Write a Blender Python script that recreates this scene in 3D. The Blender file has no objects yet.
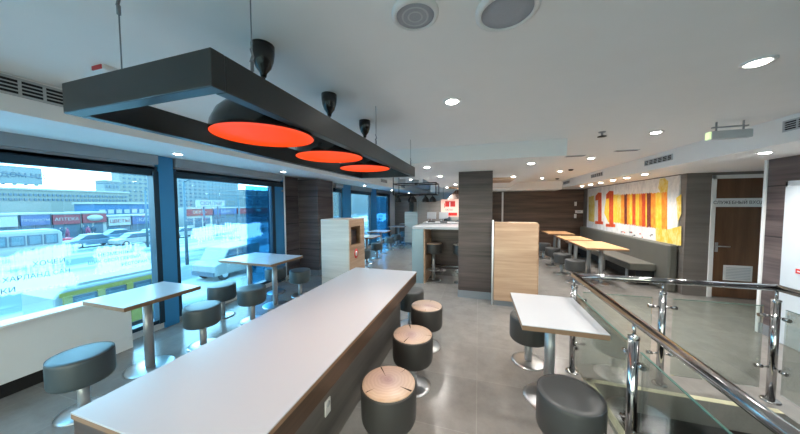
import bpy, bmesh, math, random
from mathutils import Vector, Matrix
PI = math.pi
random.seed(7)
scn = bpy.context.scene
COL = scn.collection

# ---------------------------------------------------------------- materials
def mat(name):
    m = bpy.data.materials.new(name)
    m.use_nodes = True
    nt = m.node_tree
    return m, nt, nt.nodes['Principled BSDF']

def lin(r, g, b):
    f = lambda c: (c / 255 / 12.92) if c / 255 <= .04045 else ((c / 255 + .055) / 1.055) ** 2.4
    return (f(r), f(g), f(b), 1)

def plain(name, col, rough=.5, metal=0., noise=.06, scale=6., bump=0., coat=0., spec=.5):
    m, nt, b = mat(name)
    n = nt.nodes
    tc = n.new('ShaderNodeTexCoord')
    nz = n.new('ShaderNodeTexNoise'); nz.inputs['Scale'].default_value = scale; nz.inputs['Detail'].default_value = 6
    nt.links.new(tc.outputs['Object'], nz.inputs['Vector'])
    mx = n.new('ShaderNodeMix'); mx.data_type = 'RGBA'
    mx.inputs[6].default_value = tuple(c * (1 - noise) for c in col[:3]) + (1,)
    mx.inputs[7].default_value = tuple(min(1, c * (1 + noise)) for c in col[:3]) + (1,)
    nt.links.new(nz.outputs['Fac'], mx.inputs[0])
    nt.links.new(mx.outputs[2], b.inputs['Base Color'])
    b.inputs['Roughness'].default_value = rough
    b.inputs['Metallic'].default_value = metal
    b.inputs['Coat Weight'].default_value = coat
    b.inputs['Specular IOR Level'].default_value = spec
    if bump:
        bp = n.new('ShaderNodeBump'); bp.inputs['Strength'].default_value = bump; bp.inputs['Distance'].default_value = .01
        n2 = n.new('ShaderNodeTexNoise'); n2.inputs['Scale'].default_value = scale * 30
        nt.links.new(tc.outputs['Object'], n2.inputs['Vector'])
        nt.links.new(n2.outputs['Fac'], bp.inputs['Height']); nt.links.new(bp.outputs['Normal'], b.inputs['Normal'])
    return m

def wood(name, c1, c2, rough=.45, fine=38., seam=0., axis='z'):
    """horizontal grain laminate; seam = plank pitch in metres"""
    m, nt, b = mat(name)
    n = nt.nodes; L = nt.links
    tc = n.new('ShaderNodeTexCoord'); mp = n.new('ShaderNodeMapping')
    mp.inputs['Scale'].default_value = {'z': (1.3, 1.3, fine), 'x': (fine, 1.3, 1.3), 'y': (1.3, fine, 1.3)}[axis]
    L.new(tc.outputs['Object'], mp.inputs['Vector'])
    nz = n.new('ShaderNodeTexNoise'); nz.inputs['Scale'].default_value = 1.; nz.inputs['Detail'].default_value = 8; nz.inputs['Roughness'].default_value = .65
    L.new(mp.outputs['Vector'], nz.inputs['Vector'])
    mp2 = n.new('ShaderNodeMapping'); mp2.inputs['Scale'].default_value = {'z': (.5, .5, 6), 'x': (6, .5, .5), 'y': (.5, 6, .5)}[axis]
    L.new(tc.outputs['Object'], mp2.inputs['Vector'])
    nb = n.new('ShaderNodeTexNoise'); nb.inputs['Scale'].default_value = 1.5; nb.inputs['Detail'].default_value = 3
    L.new(mp2.outputs['Vector'], nb.inputs['Vector'])
    ad = n.new('ShaderNodeMath'); ad.operation = 'MULTIPLY_ADD'; ad.inputs[1].default_value = .6
    L.new(nb.outputs['Fac'], ad.inputs[0]); 
    m4 = n.new('ShaderNodeMath'); m4.operation = 'MULTIPLY'; m4.inputs[1].default_value = .5
    L.new(nz.outputs['Fac'], m4.inputs[0]); L.new(m4.outputs[0], ad.inputs[2])
    cr = n.new('ShaderNodeValToRGB')
    cr.color_ramp.elements[0].position = .36; cr.color_ramp.elements[0].color = c1
    cr.color_ramp.elements[1].position = .74; cr.color_ramp.elements[1].color = c2
    L.new(ad.outputs[0], cr.inputs['Fac'])
    out = cr.outputs['Color']
    if seam:
        sx = n.new('ShaderNodeSeparateXYZ'); L.new(tc.outputs['Object'], sx.inputs[0])
        dv = n.new('ShaderNodeMath'); dv.operation = 'DIVIDE'; dv.inputs[1].default_value = seam
        L.new(sx.outputs['Z'], dv.inputs[0])
        fr = n.new('ShaderNodeMath'); fr.operation = 'FRACT'; L.new(dv.outputs[0], fr.inputs[0])
        lt = n.new('ShaderNodeMath'); lt.operation = 'LESS_THAN'; lt.inputs[1].default_value = .012 / seam
        L.new(fr.outputs[0], lt.inputs[0])
        mx = n.new('ShaderNodeMix'); mx.data_type = 'RGBA'; mx.inputs[7].default_value = (.006, .006, .008, 1)
        L.new(lt.outputs[0], mx.inputs[0]); L.new(out, mx.inputs[6]); out = mx.outputs[2]
    L.new(out, b.inputs['Base Color'])
    b.inputs['Roughness'].default_value = rough
    return m

def tile_floor():
    m, nt, b = mat('grey_floor_tile'); n = nt.nodes; L = nt.links
    tc = n.new('ShaderNodeTexCoord')
    br = n.new('ShaderNodeTexBrick'); br.offset = 0; br.inputs['Scale'].default_value = 1
    br.inputs['Brick Width'].default_value = .6; br.inputs['Row Height'].default_value = .6
    br.inputs['Mortar Size'].default_value = .0035; br.inputs['Mortar Smooth'].default_value = .1
    br.inputs['Color1'].default_value = (.195, .187, .176, 1); br.inputs['Color2'].default_value = (.222, .213, .20, 1)
    br.inputs['Mortar'].default_value = (.245, .236, .222, 1)
    L.new(tc.outputs['Object'], br.inputs['Vector'])
    nz = n.new('ShaderNodeTexNoise'); nz.inputs['Scale'].default_value = 5.; nz.inputs['Detail'].default_value = 11; nz.inputs['Roughness'].default_value = .75
    L.new(tc.outputs['Object'], nz.inputs['Vector'])
    cr = n.new('ShaderNodeValToRGB'); cr.color_ramp.elements[0].position = .3; cr.color_ramp.elements[0].color = (.82, .82, .82, 1)
    cr.color_ramp.elements[1].position = .72; cr.color_ramp.elements[1].color = (1.16, 1.16, 1.16, 1)
    L.new(nz.outputs['Fac'], cr.inputs['Fac'])
    mx = n.new('ShaderNodeMix'); mx.data_type = 'RGBA'; mx.blend_type = 'MULTIPLY'; mx.inputs[0].default_value = 1
    L.new(br.outputs['Color'], mx.inputs[6]); L.new(cr.outputs['Color'], mx.inputs[7])
    L.new(mx.outputs[2], b.inputs['Base Color'])
    b.inputs['Roughness'].default_value = .2
    bp = n.new('ShaderNodeBump'); bp.inputs['Strength'].default_value = .05; bp.inputs['Distance'].default_value = .01
    L.new(nz.outputs['Fac'], bp.inputs['Height']); L.new(bp.outputs['Normal'], b.inputs['Normal'])
    return m

def glass(name, tint, refl=.07):
    m, nt, b = mat(name); n = nt.nodes; L = nt.links
    n.remove(b)
    tr = n.new('ShaderNodeBsdfTransparent'); tr.inputs[0].default_value = tint
    gl = n.new('ShaderNodeBsdfGlossy'); gl.inputs['Roughness'].default_value = .02
    fz = n.new('ShaderNodeFresnel'); fz.inputs[0].default_value = 1.45
    ms = n.new('ShaderNodeMixShader')
    ml = n.new('ShaderNodeMath'); ml.operation = 'MULTIPLY'; ml.inputs[1].default_value = refl / .04
    L.new(fz.outputs[0], ml.inputs[0]); 
    cl = n.new('ShaderNodeClamp'); L.new(ml.outputs[0], cl.inputs[0]); cl.inputs['Max'].default_value = .6
    L.new(cl.outputs[0], ms.inputs[0]); L.new(tr.outputs[0], ms.inputs[1]); L.new(gl.outputs[0], ms.inputs[2])
    L.new(ms.outputs[0], n['Material Output'].inputs['Surface'])
    return m

def emit(name, col, s, base=None):
    m, nt, b = mat(name)
    b.inputs['Base Color'].default_value = base or col
    b.inputs['Specular IOR Level'].default_value = .15
    b.inputs['Emission Color'].default_value = col; b.inputs['Emission Strength'].default_value = s
    return m

def frosted(name, seed=0., cover=.5):
    """frosted white film printed with feathered brush strokes"""
    m, nt, b = mat(name); n = nt.nodes; L = nt.links
    tc = n.new('ShaderNodeTexCoord')
    def nz(sc, det):
        mp = n.new('ShaderNodeMapping'); mp.inputs['Scale'].default_value = sc; mp.inputs['Location'].default_value = (seed, seed, seed)
        L.new(tc.outputs['Object'], mp.inputs[0])
        q = n.new('ShaderNodeTexNoise'); q.inputs['Scale'].default_value = 1; q.inputs['Detail'].default_value = det
        L.new(mp.outputs[0], q.inputs['Vector']); return q.outputs['Fac']
    def mth(op, a, b_):
        q = n.new('ShaderNodeMath'); q.operation = op
        for i, v in enumerate((a, b_)):
            if isinstance(v, (int, float)): q.inputs[i].default_value = v
            else: L.new(v, q.inputs[i])
        return q.outputs[0]
    sx = n.new('ShaderNodeSeparateXYZ'); L.new(tc.outputs['Generated'], sx.inputs[0])
    def edge(o, k):          # 0 at the rim, 1 inside
        e = mth('SUBTRACT', .5, mth('ABSOLUTE', mth('SUBTRACT', o, .5), 0)); return mth('MINIMUM', mth('MULTIPLY', e, k), 1.)
    v = mth('ADD', mth('MULTIPLY', nz((1, 1.6, 7), 3), .8), mth('MULTIPLY', nz((1, 45, 5), 2), .28))
    v = mth('ADD', v, mth('MULTIPLY', mth('MULTIPLY', edge(sx.outputs[1], 7), edge(sx.outputs[2], 5)), .34))
    cr = n.new('ShaderNodeValToRGB'); cr.color_ramp.elements[0].position = .92-cover*.2; cr.color_ramp.elements[0].color = (0, 0, 0, 1)
    cr.color_ramp.elements[1].position = 1.08-cover*.2; cr.color_ramp.elements[1].color = (.9, .9, .9, 1)
    nt.links.new(v, cr.inputs[0])
    b.inputs['Base Color'].default_value = (.9, .95, .98, 1); b.inputs['Roughness'].default_value = .8
    tl = n.new('ShaderNodeBsdfTranslucent'); tl.inputs[0].default_value = (.9, .95, .98, 1)
    mt = n.new('ShaderNodeMixShader'); mt.inputs[0].default_value = .75
    L.new(b.outputs[0], mt.inputs[1]); L.new(tl.outputs[0], mt.inputs[2])
    tr = n.new('ShaderNodeBsdfTransparent'); ms = n.new('ShaderNodeMixShader')
    L.new(cr.outputs[0], ms.inputs[0]); L.new(tr.outputs[0], ms.inputs[1]); L.new(mt.outputs[0], ms.inputs[2])
    L.new(ms.outputs[0], n['Material Output'].inputs['Surface'])
    return m

def paint(name, col, col2, sc=18., rough=.6):
    """brushy paint on the mural"""
    m, nt, b = mat(name); n = nt.nodes; L = nt.links
    tc = n.new('ShaderNodeTexCoord'); mp = n.new('ShaderNodeMapping'); mp.inputs['Scale'].default_value = (1, 1.6, .8)
    L.new(tc.outputs['Object'], mp.inputs[0])
    nz = n.new('ShaderNodeTexNoise'); nz.inputs['Scale'].default_value = sc * .5; nz.inputs['Detail'].default_value = 8; nz.inputs['Roughness'].default_value = .75
    L.new(mp.outputs[0], nz.inputs['Vector'])
    cr = n.new('ShaderNodeValToRGB'); cr.color_ramp.elements[0].position = .44; cr.color_ramp.elements[0].color = col
    cr.color_ramp.elements[1].position = .62; cr.color_ramp.elements[1].color = col2
    L.new(nz.outputs['Fac'], cr.inputs[0]); L.new(cr.outputs[0], b.inputs['Base Color'])
    b.inputs['Roughness'].default_value = rough
    return m

def slice_wood():
    m, nt, b = mat('sawn_log_end'); n = nt.nodes; L = nt.links
    tc = n.new('ShaderNodeTexCoord'); mp = n.new('ShaderNodeMapping'); mp.inputs['Location'].default_value = (.02, -.015, 0); mp.inputs['Scale'].default_value = (1, 1, 0)
    L.new(tc.outputs['Object'], mp.inputs[0])
    wv = n.new('ShaderNodeTexWave'); wv.wave_type = 'RINGS'; wv.rings_direction = 'Z'
    wv.inputs['Scale'].default_value = 14; wv.inputs['Distortion'].default_value = 3.5; wv.inputs['Detail'].default_value = 3; wv.inputs['Detail Scale'].default_value = 1.6
    L.new(mp.outputs[0], wv.inputs[0])
    ln = n.new('ShaderNodeVectorMath'); ln.operation = 'LENGTH'; L.new(mp.outputs[0], ln.inputs[0])
    cr = n.new('ShaderNodeValToRGB')
    e = cr.color_ramp.elements; e[0].position = 0; e[0].color = (.27, .18, .19, 1); e[1].position = 1; e[1].color = (.44, .27, .15, 1)
    e.new(.30).color = (.45, .35, .31, 1); e.new(.75).color = (.52, .40, .31, 1)
    nz = n.new('ShaderNodeTexNoise'); nz.inputs['Scale'].default_value = 12; nz.inputs['Detail'].default_value = 5
    L.new(tc.outputs['Object'], nz.inputs['Vector'])
    ma = n.new('ShaderNodeMath'); ma.operation = 'MULTIPLY_ADD'; ma.inputs[1].default_value = 4.6; 
    L.new(ln.outputs['Value'], ma.inputs[0]); 
    mn = n.new('ShaderNodeMath'); mn.operation = 'MULTIPLY_ADD'; mn.inputs[1].default_value = .5; mn.inputs[2].default_value = -.25
    L.new(nz.outputs['Fac'], mn.inputs[0]); L.new(mn.outputs[0], ma.inputs[2]); L.new(ma.outputs[0], cr.inputs[0])
    mx = n.new('ShaderNodeMix'); mx.data_type = 'RGBA'; mx.blend_type = 'MULTIPLY'; mx.inputs[0].default_value = .10
    L.new(cr.outputs[0], mx.inputs[6]); L.new(wv.outputs['Color'], mx.inputs[7]); L.new(mx.outputs[2], b.inputs['Base Color'])
    b.inputs['Roughness'].default_value = .4
    return m

def snow_ground():
    m, nt, b = mat('snowy_street'); n = nt.nodes; L = nt.links
    tc = n.new('ShaderNodeTexCoord'); mp = n.new('ShaderNodeMapping'); mp.inputs['Scale'].default_value = (.22, .06, 1)
    L.new(tc.outputs['Object'], mp.inputs[0])
    nz = n.new('ShaderNodeTexNoise'); nz.inputs['Scale'].default_value = 1; nz.inputs['Detail'].default_value = 7
    L.new(mp.outputs[0], nz.inputs['Vector'])
    cr = n.new('ShaderNodeValToRGB'); cr.color_ramp.elements[0].position = .44; cr.color_ramp.elements[0].color = (.03, .048, .065, 1)
    cr.color_ramp.elements[1].position = .57; cr.color_ramp.elements[1].color = (.25, .255, .255, 1)
    L.new(nz.outputs['Fac'], cr.inputs[0]); L.new(cr.outputs[0], b.inputs['Base Color']); b.inputs['Roughness'].default_value = .8
    return m

M = dict(
    ceil=plain('ceiling_white_paint', (.84, .84, .83), .75, noise=.02, bump=.05),
    soffit=plain('soffit_white_paint', (.86, .86, .85), .6, noise=.02),
    wallw=plain('wall_white_paint', (.72, .72, .70), .7, noise=.03),
    floor=tile_floor(),
    base=plain('grey_plinth', (.20, .22, .24), .35, noise=.05),
    darkwood=wood('dark_brown_laminate', (.018, .013, .013, 1), (.105, .074, .070, 1), .38, seam=0),
    darkplank=wood('grey_brown_plank', (.036, .027, .028, 1), (.165, .130, .128, 1), .30, seam=.60),
    brownwall=wood('warm_brown_laminate', (.030, .018, .014, 1), (.135, .083, .062, 1), .45, fine=30),
    greybrown=wood('grey_brown_laminate', (.12, .105, .095, 1), (.20, .18, .165, 1), .45, fine=20),
    oak=wood('light_oak_laminate', (.34, .20, .12, 1), (.60, .415, .275, 1), .4, fine=26),
    palelitoak=wood('pale_lit_oak_laminate', (.56, .48, .39, 1), (.78, .70, .60, 1), .4, fine=26),  # paler oak; on the waste station it holds painted window light
    oaktop=wood('oak_table_top', (.46, .25, .11, 1), (.70, .42, .22, 1), .35, fine=18, axis='x'),
    doorwood=wood('door_walnut', (.085, .036, .015, 1), (.20, .095, .045, 1), .4, fine=14, axis='x'),
    apron=wood('apron_walnut', (.025, .014, .008, 1), (.10, .055, .032, 1), .4, fine=30),
    plinthwood=wood('plinth_grey_wood', (.05, .045, .04, 1), (.16, .145, .13, 1), .45, fine=10),
    white=plain('white_laminate', (.44, .455, .48), .28, noise=.015, scale=3),
    edge=plain('table_edge_brown', (.24, .14, .08), .5),
    vinyl=plain('charcoal_vinyl', (.054, .074, .084), .42, noise=.08, scale=5, bump=.02),
    vinyl2=plain('dark_brown_grey_vinyl', (.034, .033, .032), .48, noise=.08, scale=5, bump=.02),
    vinyl3=plain('charcoal_neutral_vinyl', (.046, .048, .049), .45, noise=.08, scale=5, bump=.02),
    seamv=plain('vinyl_piping', (.04, .045, .05), .5),
    bench=plain('olive_grey_vinyl', (.10, .10, .088), .5, noise=.08, bump=.02),
    steel=plain('brushed_steel', (.55, .56, .57), .3, 1.),
    chrome=plain('polished_chrome', (.42, .42, .43), .12, 1., noise=.02),
    greymetal=plain('grey_painted_metal', (.33, .35, .37), .35, .4),
    alu=plain('blue_grey_aluminium', (.04, .25, .50), .4, .1, noise=.04),
    frame=plain('window_frame_dark', (.014, .04, .065), .4, .2),
    blind=plain('grey_blind_fabric', (.33, .37, .41), .7),
    black=plain('black_enamel', (.012, .012, .013), .35),
    pend=plain('black_pendant_lacquer', (.012, .012, .013), .18, spec=.6),
    framedk=plain('lamp_frame_steel', (.055, .060, .062), .34, .75, noise=.04),
    wire=plain('steel_wire', (.25, .26, .28), .4, .8),
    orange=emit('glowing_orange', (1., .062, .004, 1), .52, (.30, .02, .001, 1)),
    bulb=emit('lamp_glow', (1, .9, .75, 1), 9.),
    diff=emit('downlight_diffuser', (1., .96, .88, 1), 14.),
    trimw=plain('white_trim', (.78, .78, .77), .4),
    grille=plain('grille_grey', (.50, .52, .54), .5),
    dark=plain('shade_black', (.010, .010, .012), .7),  # near-black that stands in for shade in gaps and ducts
    spk=plain('speaker_mesh_grey', (.36, .38, .42), .6, noise=.1, scale=200),
    rad=plain('radiator_cover_white', (.78, .80, .81), .45, noise=.02),
    red=plain('red_enamel', (.60, .02, .015), .4),
    redsign=emit('pale_pink_glow', (.80, .50, .42, 1), .22),  # emission added to brighten the menu board
    ink=plain('dark_ink', (.05, .05, .055), .6),
    decalink=plain('grey_letter_film', (.03, .05, .07), .6),
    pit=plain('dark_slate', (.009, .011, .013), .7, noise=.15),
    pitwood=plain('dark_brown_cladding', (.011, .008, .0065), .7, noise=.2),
    nosing=plain('pale_yellow_strip', (.55, .52, .36), .6),
    gwin=glass('window_glass', (.80, .94, 1., 1), .04),
    grail=glass('railing_glass', (.92, .96, .94, 1), .045),
    gedge=plain('green_glass_edge', (.06, .13, .11), .2),
    slice=slice_wood(),
    crack=plain('wood_crack', (.03, .018, .012), .8),
    film=frosted('frosted_film', 1.3, 1.25), film2=frosted('frosted_film_streak', 4.1, .9),
    bluefilm=glass('blue_window_film', (.30, .62, .82, 1), .02),
    mural=paint('mural_ground', (.74, .74, .73, 1), (.56, .57, .58, 1), 9),
    my=paint('mural_yellow', (.80, .46, .02, 1), (.80, .62, .12, 1)),
    my2=paint('mural_mustard', (.66, .44, .03, 1), (.74, .66, .30, 1), 10),
    mo=paint('mural_orange', (.78, .20, .015, 1), (.75, .36, .04, 1)),
    mr=paint('mural_red', (.52, .035, .012, 1), (.62, .14, .02, 1)),
    mm=paint('mural_maroon', (.10, .012, .014, 1), (.26, .05, .03, 1)),
    # outside
    snow=snow_ground(),
    oA=plain('pale_render', (.115, .117, .115), .8, noise=.04, scale=.3),
    oB=plain('cream_render', (.135, .123, .105), .8, noise=.04, scale=.3),
    oC=plain('blue_cladding', (0.019, 0.062, 0.124), .7),
    oD=plain('glazed_tower', (0.058, 0.095, 0.113), .4),
    oW=plain('outdoor_window', (.02, .045, .07), .3),
    oR=plain('red_shop_sign', (0.143, 0.014, 0.020), .6), oBl=plain('blue_shop_sign', (0.025, 0.043, 0.105), .6),
    oG=plain('grey_shop_front', (0.049, 0.070, 0.084), .7), oWh=plain('outdoor_white', (.20, .185, .17), .6),
    oY=plain('yellow_paint', (0.200, 0.152, 0.026), .5), oK=plain('outdoor_dark', (.035, .05, .07), .6),
    carw=plain('car_white', (.17, .165, .155), .4), card=plain('car_dark', (.06, .09, .12), .4), carr=plain('car_red', (.35, .04, .05), .4),
    tyre=plain('tyre_rubber', (.015, .015, .017), .8),
    skin=plain('skin', (.45, .28, .2), .6), coat1=plain('dark_coat', (.03, .04, .06), .8), coat2=plain('maroon_coat', (.16, .03, .06), .8),
)

# ---------------------------------------------------------------- mesh builder
class MB:
    def __init__(s): s.b = bmesh.new(); s.mi = 0
    def _new(s, r):
        for f in r: f.material_index = s.mi
    def box(s, x0, x1, y0, y1, z0, z1):
        vs = [s.b.verts.new(p) for p in ((x0,y0,z0),(x1,y0,z0),(x1,y1,z0),(x0,y1,z0),(x0,y0,z1),(x1,y0,z1),(x1,y1,z1),(x0,y1,z1))]
        s._new([s.b.faces.new([vs[i] for i in q]) for q in ((3,2,1,0),(4,5,6,7),(0,1,5,4),(1,2,6,5),(2,3,7,6),(3,0,4,7))])
        return s
    def hexa(s, pts):
        vs = [s.b.verts.new(p) for p in pts]
        s._new([s.b.faces.new([vs[i] for i in q]) for q in ((3,2,1,0),(4,5,6,7),(0,1,5,4),(1,2,6,5),(2,3,7,6),(3,0,4,7))])
        return s
    def lathe(s, prof, seg=32, c=(0, 0), sx=1., sy=1.):
        rings = []
        for r, z in prof:
            if r < 1e-6: rings.append([s.b.verts.new((c[0], c[1], z))])
            else: rings.append([s.b.verts.new((c[0] + r*sx*math.cos(2*PI*i/seg), c[1] + r*sy*math.sin(2*PI*i/seg), z)) for i in range(seg)])
        fs = []
        for a, b in zip(rings, rings[1:]):
            for i in range(seg):
                j = (i + 1) % seg
                if len(a) == 1 and len(b) == 1: continue
                if len(a) == 1: fs.append(s.b.faces.new((a[0], b[j], b[i])))
                elif len(b) == 1: fs.append(s.b.faces.new((a[i], a[j], b[0])))
                else: fs.append(s.b.faces.new((a[i], a[j], b[j], b[i])))
        for f in fs: f.smooth = True
        s._new(fs); return s
    def tube(s, p0, p1, r, seg=14, r2=None, caps=True):
        p0 = Vector(p0); p1 = Vector(p1); d = (p1 - p0).normalized()
        u = d.orthogonal().normalized(); v = d.cross(u); r2 = r if r2 is None else r2
        A = [s.b.verts.new(p0 + (u*math.cos(2*PI*i/seg) + v*math.sin(2*PI*i/seg))*r) for i in range(seg)]
        B = [s.b.verts.new(p1 + (u*math.cos(2*PI*i/seg) + v*math.sin(2*PI*i/seg))*r2) for i in range(seg)]
        fs = [s.b.faces.new((A[i], A[(i+1)%seg], B[(i+1)%seg], B[i])) for i in range(seg)]
        for f in fs: f.smooth = True
        if caps: fs += [s.b.faces.new(A[::-1]), s.b.faces.new(B)]
        s._new(fs); return s
    def path(s, pts, r, seg=14):
        for a, b in zip(pts, pts[1:]): s.tube(a, b, r, seg)
        for p in pts[1:-1]: s.ball(p, r, seg)
        return s
    def ball(s, p, r, seg=14, sz=1.):
        n = 8
        s.lathe([(r*math.sin(PI*i/n), p[2] - r*sz*math.cos(PI*i/n)) for i in range(n+1)], seg, (p[0], p[1])); return s
    def prism(s, pts, fn, d0, d1):
        """polygon pts (u,v) extruded between depth d0, d1; fn(u,v,d) -> xyz"""
        A = [s.b.verts.new(fn(u, v, d0)) for u, v in pts]; B = [s.b.verts.new(fn(u, v, d1)) for u, v in pts]
        n = len(pts)
        fs = [s.b.faces.new((A[i], A[(i+1)%n], B[(i+1)%n], B[i])) for i in range(n)] + [s.b.faces.new(A[::-1]), s.b.faces.new(B)]
        s._new(fs); return s
    def build(s, name, m, parent=None, bev=0., seg=2, loc=None):
        bmesh.ops.recalc_face_normals(s.b, faces=s.b.faces)
        me = bpy.data.meshes.new(name); s.b.to_mesh(me); s.b.free()
        for x in (m if isinstance(m, (list, tuple)) else [m]): me.materials.append(x)
        o = bpy.data.objects.new(name, me); COL.objects.link(o)
        if parent: o.parent = parent
        if loc: o.location = loc
        if bev:
            bm = o.modifiers.new('Bevel', 'BEVEL'); bm.width = bev; bm.segments = seg; bm.limit_method = 'ANGLE'; bm.angle_limit = .7
        return o

def tag(o, label, cat, group=None, kind=None):
    o['label'] = label; o['category'] = cat
    if group: o['group'] = group
    o['kind'] = kind or 'thing'
    return o
def thing(name, loc, label, cat, group=None, rz=0., kind=None):
    o = bpy.data.objects.new(name, None); COL.objects.link(o); o.location = loc; o.rotation_euler = (0, 0, rz)
    o.empty_display_size = .1
    return tag(o, label, cat, group, kind)
def struct(o, label, cat):
    return tag(o, label, cat, kind='structure')
def dup(o, loc, label, rz=None, group=None):
    def cp(a, par):
        c = a.copy(); COL.objects.link(c)
        if par is not None: c.parent = par
        for ch in a.children: cp(ch, c)
        return c
    kids = list(o.children)
    r = o.copy(); COL.objects.link(r)
    for ch in kids: cp(ch, r)
    r.location = loc; r['label'] = label
    if rz is not None: r.rotation_euler = (0, 0, rz)
    if group: r['group'] = group
    return r
def text(body, size, m, parent, loc, rot, name='lettering', depth=.001, align='CENTER', sx=1.):
    cu = bpy.data.curves.new(name, 'FONT'); cu.body = body; cu.size = size; cu.extrude = depth; cu.align_x = align; cu.align_y = 'CENTER'
    t = bpy.data.objects.new(name, cu); COL.objects.link(t)
    dg = bpy.context.evaluated_depsgraph_get()
    me = bpy.data.meshes.new_from_object(t.evaluated_get(dg)); me.name = name
    bpy.data.objects.remove(t)
    me.materials.clear(); me.materials.append(m)
    o = bpy.data.objects.new(name, me); COL.objects.link(o); o.parent = parent; o.location = loc; o.rotation_euler = rot; o.scale = (sx, 1, 1)
    return o
FACE_NY = (PI/2, 0, 0)            # text that faces -Y
FACE_PX = (PI/2, 0, PI/2)         # text that faces +X
FACE_NX = (PI/2, 0, -PI/2)        # text that faces -X

# ---------------------------------------------------------------- camera
F, YAW, PIT, ROL, H = 258.55, .29405, -.0452, .00505, 1.6
cy, sy, cp_, sp_, cr_, sr_ = math.cos(YAW), math.sin(YAW), math.cos(PIT), math.sin(PIT), math.cos(ROL), math.sin(ROL)
Ry = Matrix(((cy,0,sy),(0,1,0),(-sy,0,cy))); Rx = Matrix(((1,0,0),(0,cp_,-sp_),(0,sp_,cp_))); Rz = Matrix(((cr_,-sr_,0),(sr_,cr_,0),(0,0,1)))
MM = Rz @ Rx @ Ry                                   # columns: X, Z, Y of the room in (right, up, forward)
W2C = Matrix((MM.col[0], MM.col[2], MM.col[1]))     # rows: world axes
def ray(px, py): return W2C @ Vector((px-400, 217-py, F))
def ox(px, py, X):
    d = ray(px, py); t = X/d[0]; return d[1]*t, H + d[2]*t
cd = bpy.data.cameras.new('camera'); cam = bpy.data.objects.new('camera', cd); COL.objects.link(cam)
cd.sensor_width = 36; cd.lens = F/800*36; cd.clip_start = .02; cd.clip_end = 500
right = W2C @ Vector((1,0,0)); up = W2C @ Vector((0,1,0)); fwd = W2C @ Vector((0,0,1))
cam.matrix_world = Matrix(((right.x, up.x, -fwd.x, 0), (right.y, up.y, -fwd.y, 0), (right.z, up.z, -fwd.z, H), (0,0,0,1)))
scn.camera = cam

# ---------------------------------------------------------------- the room
CE = 2.36; YB = -2.4; YF = 10.3; YFL = 13.2; XL = -4.0; XR = 3.35; XA = 3.45
def S(name, m, label, cat, boxes, bev=0):
    b = MB()
    for q in boxes: b.box(*q)
    return struct(b.build(name, m, bev=bev), label, cat)
PX0, PX1, PY0, PY1 = 1.0, 2.24, -1.2, 2.655         # stairwell opening
S('floor', M['floor'], 'polished grey tiled floor of the dining room', 'floor',
  [(-4.15, PX0, YB, YFL, -.2, 0), (PX0, PX1, PY1, YFL, -.2, 0), (PX1, 4.75, YB, YFL, -.2, 0), (PX0, PX1, YB, PY0, -.2, 0)])
S('ceiling', M['ceil'], 'flat pale grey plaster ceiling above the tables', 'ceiling', [(-4.15, 4.75, YB, YFL, CE, CE+.12)])
# left soffit with sloping underside, right soffit, dropped ceiling over the counter
b = MB(); b.hexa([(-4.0,YB,2.256),(-2.56,YB,2.142),(-2.56,YFL,2.142),(-4.0,YFL,2.256),(-4.0,YB,CE),(-2.56,YB,CE),(-2.56,YFL,CE),(-4.0,YFL,CE)])
struct(b.build('trim_1', M['soffit']), 'long white ceiling soffit above the street windows', 'soffit')
S('trim_2', M['soffit'], 'long white ceiling soffit above the mural and door', 'soffit', [(2.57, 4.7, YB, YF, 2.128, CE)])
S('trim_3', M['ceil'], 'dropped ceiling slab above the dark pillar and counter', 'soffit', [(-1.15, .97, 3.43, 9.5, 2.165, CE)])
S('trim_4', M['soffit'], 'white ceiling beam above the far brown wall', 'soffit', [(-1.7, 2.57, 9.5, YF, 2.085, CE)])
# window wall: curb, head beam, piers
b = MB(); b.box(-4.15, -3.96, YB, YFL, 0, .08); b.box(-4.15, -4.0, YB, YFL, 2.05, CE)
for y0, y1 in ((4.62, 6.58), (11.5, YFL)): b.box(-4.15, -4.0, y0, y1, .08, 2.05)
struct(b.build('wall_left', M['wallw']), 'street side wall with floor-length windows', 'wall')
S('wall_back', M['wallw'], 'plain white wall with an added wide opening at the near end of the room', 'wall', [(-4.15, -3.9, YB-.15, YB, 0, CE), (2.4, 4.75, YB-.15, YB, 0, CE), (-3.9, 2.4, YB-.15, YB, 0, .15), (-3.9, 2.4, YB-.15, YB, 2.12, CE)])
t_ = thing('window_6', (-.75, YB-.07, .15), 'added unseen window behind the viewer that daylights the ceiling', 'window', kind='structure')  # added, out of view: lets daylight reach the ceiling
b = MB()
for k in range(4): x = -3.12+k*2.08; b.box(x-.03, x+.03, -.04, .04, 0, 1.97)
b.box(-3.15, 3.15, -.04, .04, 0, .05); b.box(-3.15, 3.15, -.04, .04, 1.92, 1.97); b.build('window_frame', M['frame'], t_)
MB().box(-3.1, 3.1, -.005, .005, .05, 1.92).build('window_glass', glass('fill_neutralising_glass', (1., .80, .66, 1), .04), t_)  # warm tint added to neutralise the blue fill daylight
S('wall_far', M['brownwall'], 'dark brown wood panelled wall at the far end of the dining room', 'wall', [(.45, 4.75, YF, YF+.15, 0, CE)])
S('wall_far_kitchen', M['wallw'], 'grey brown wall behind the far window tables and kitchen', 'wall', [(-4.15, .45, YFL, YFL+.15, 0, CE), (.30, .45, YF, YFL, 0, CE)])
S('wall_right', M['darkplank'], 'dark wood planked wall beside the stairwell railing', 'wall', [(XR, XR+.25, YB, 4.30, .13, 2.128)])
S('baseboard_right', M['base'], 'grey skirting along the dark planked wall by the railing', 'baseboard', [(XR-.004, XR+.25, YB, 4.304, 0, .13)])
S('trim_5', M['trimw'], 'white metal corner strip on the dark planked wall edge', 'trim', [(XR-.012, XR+.02, 4.304, 4.335, 0, 2.128)])
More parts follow.
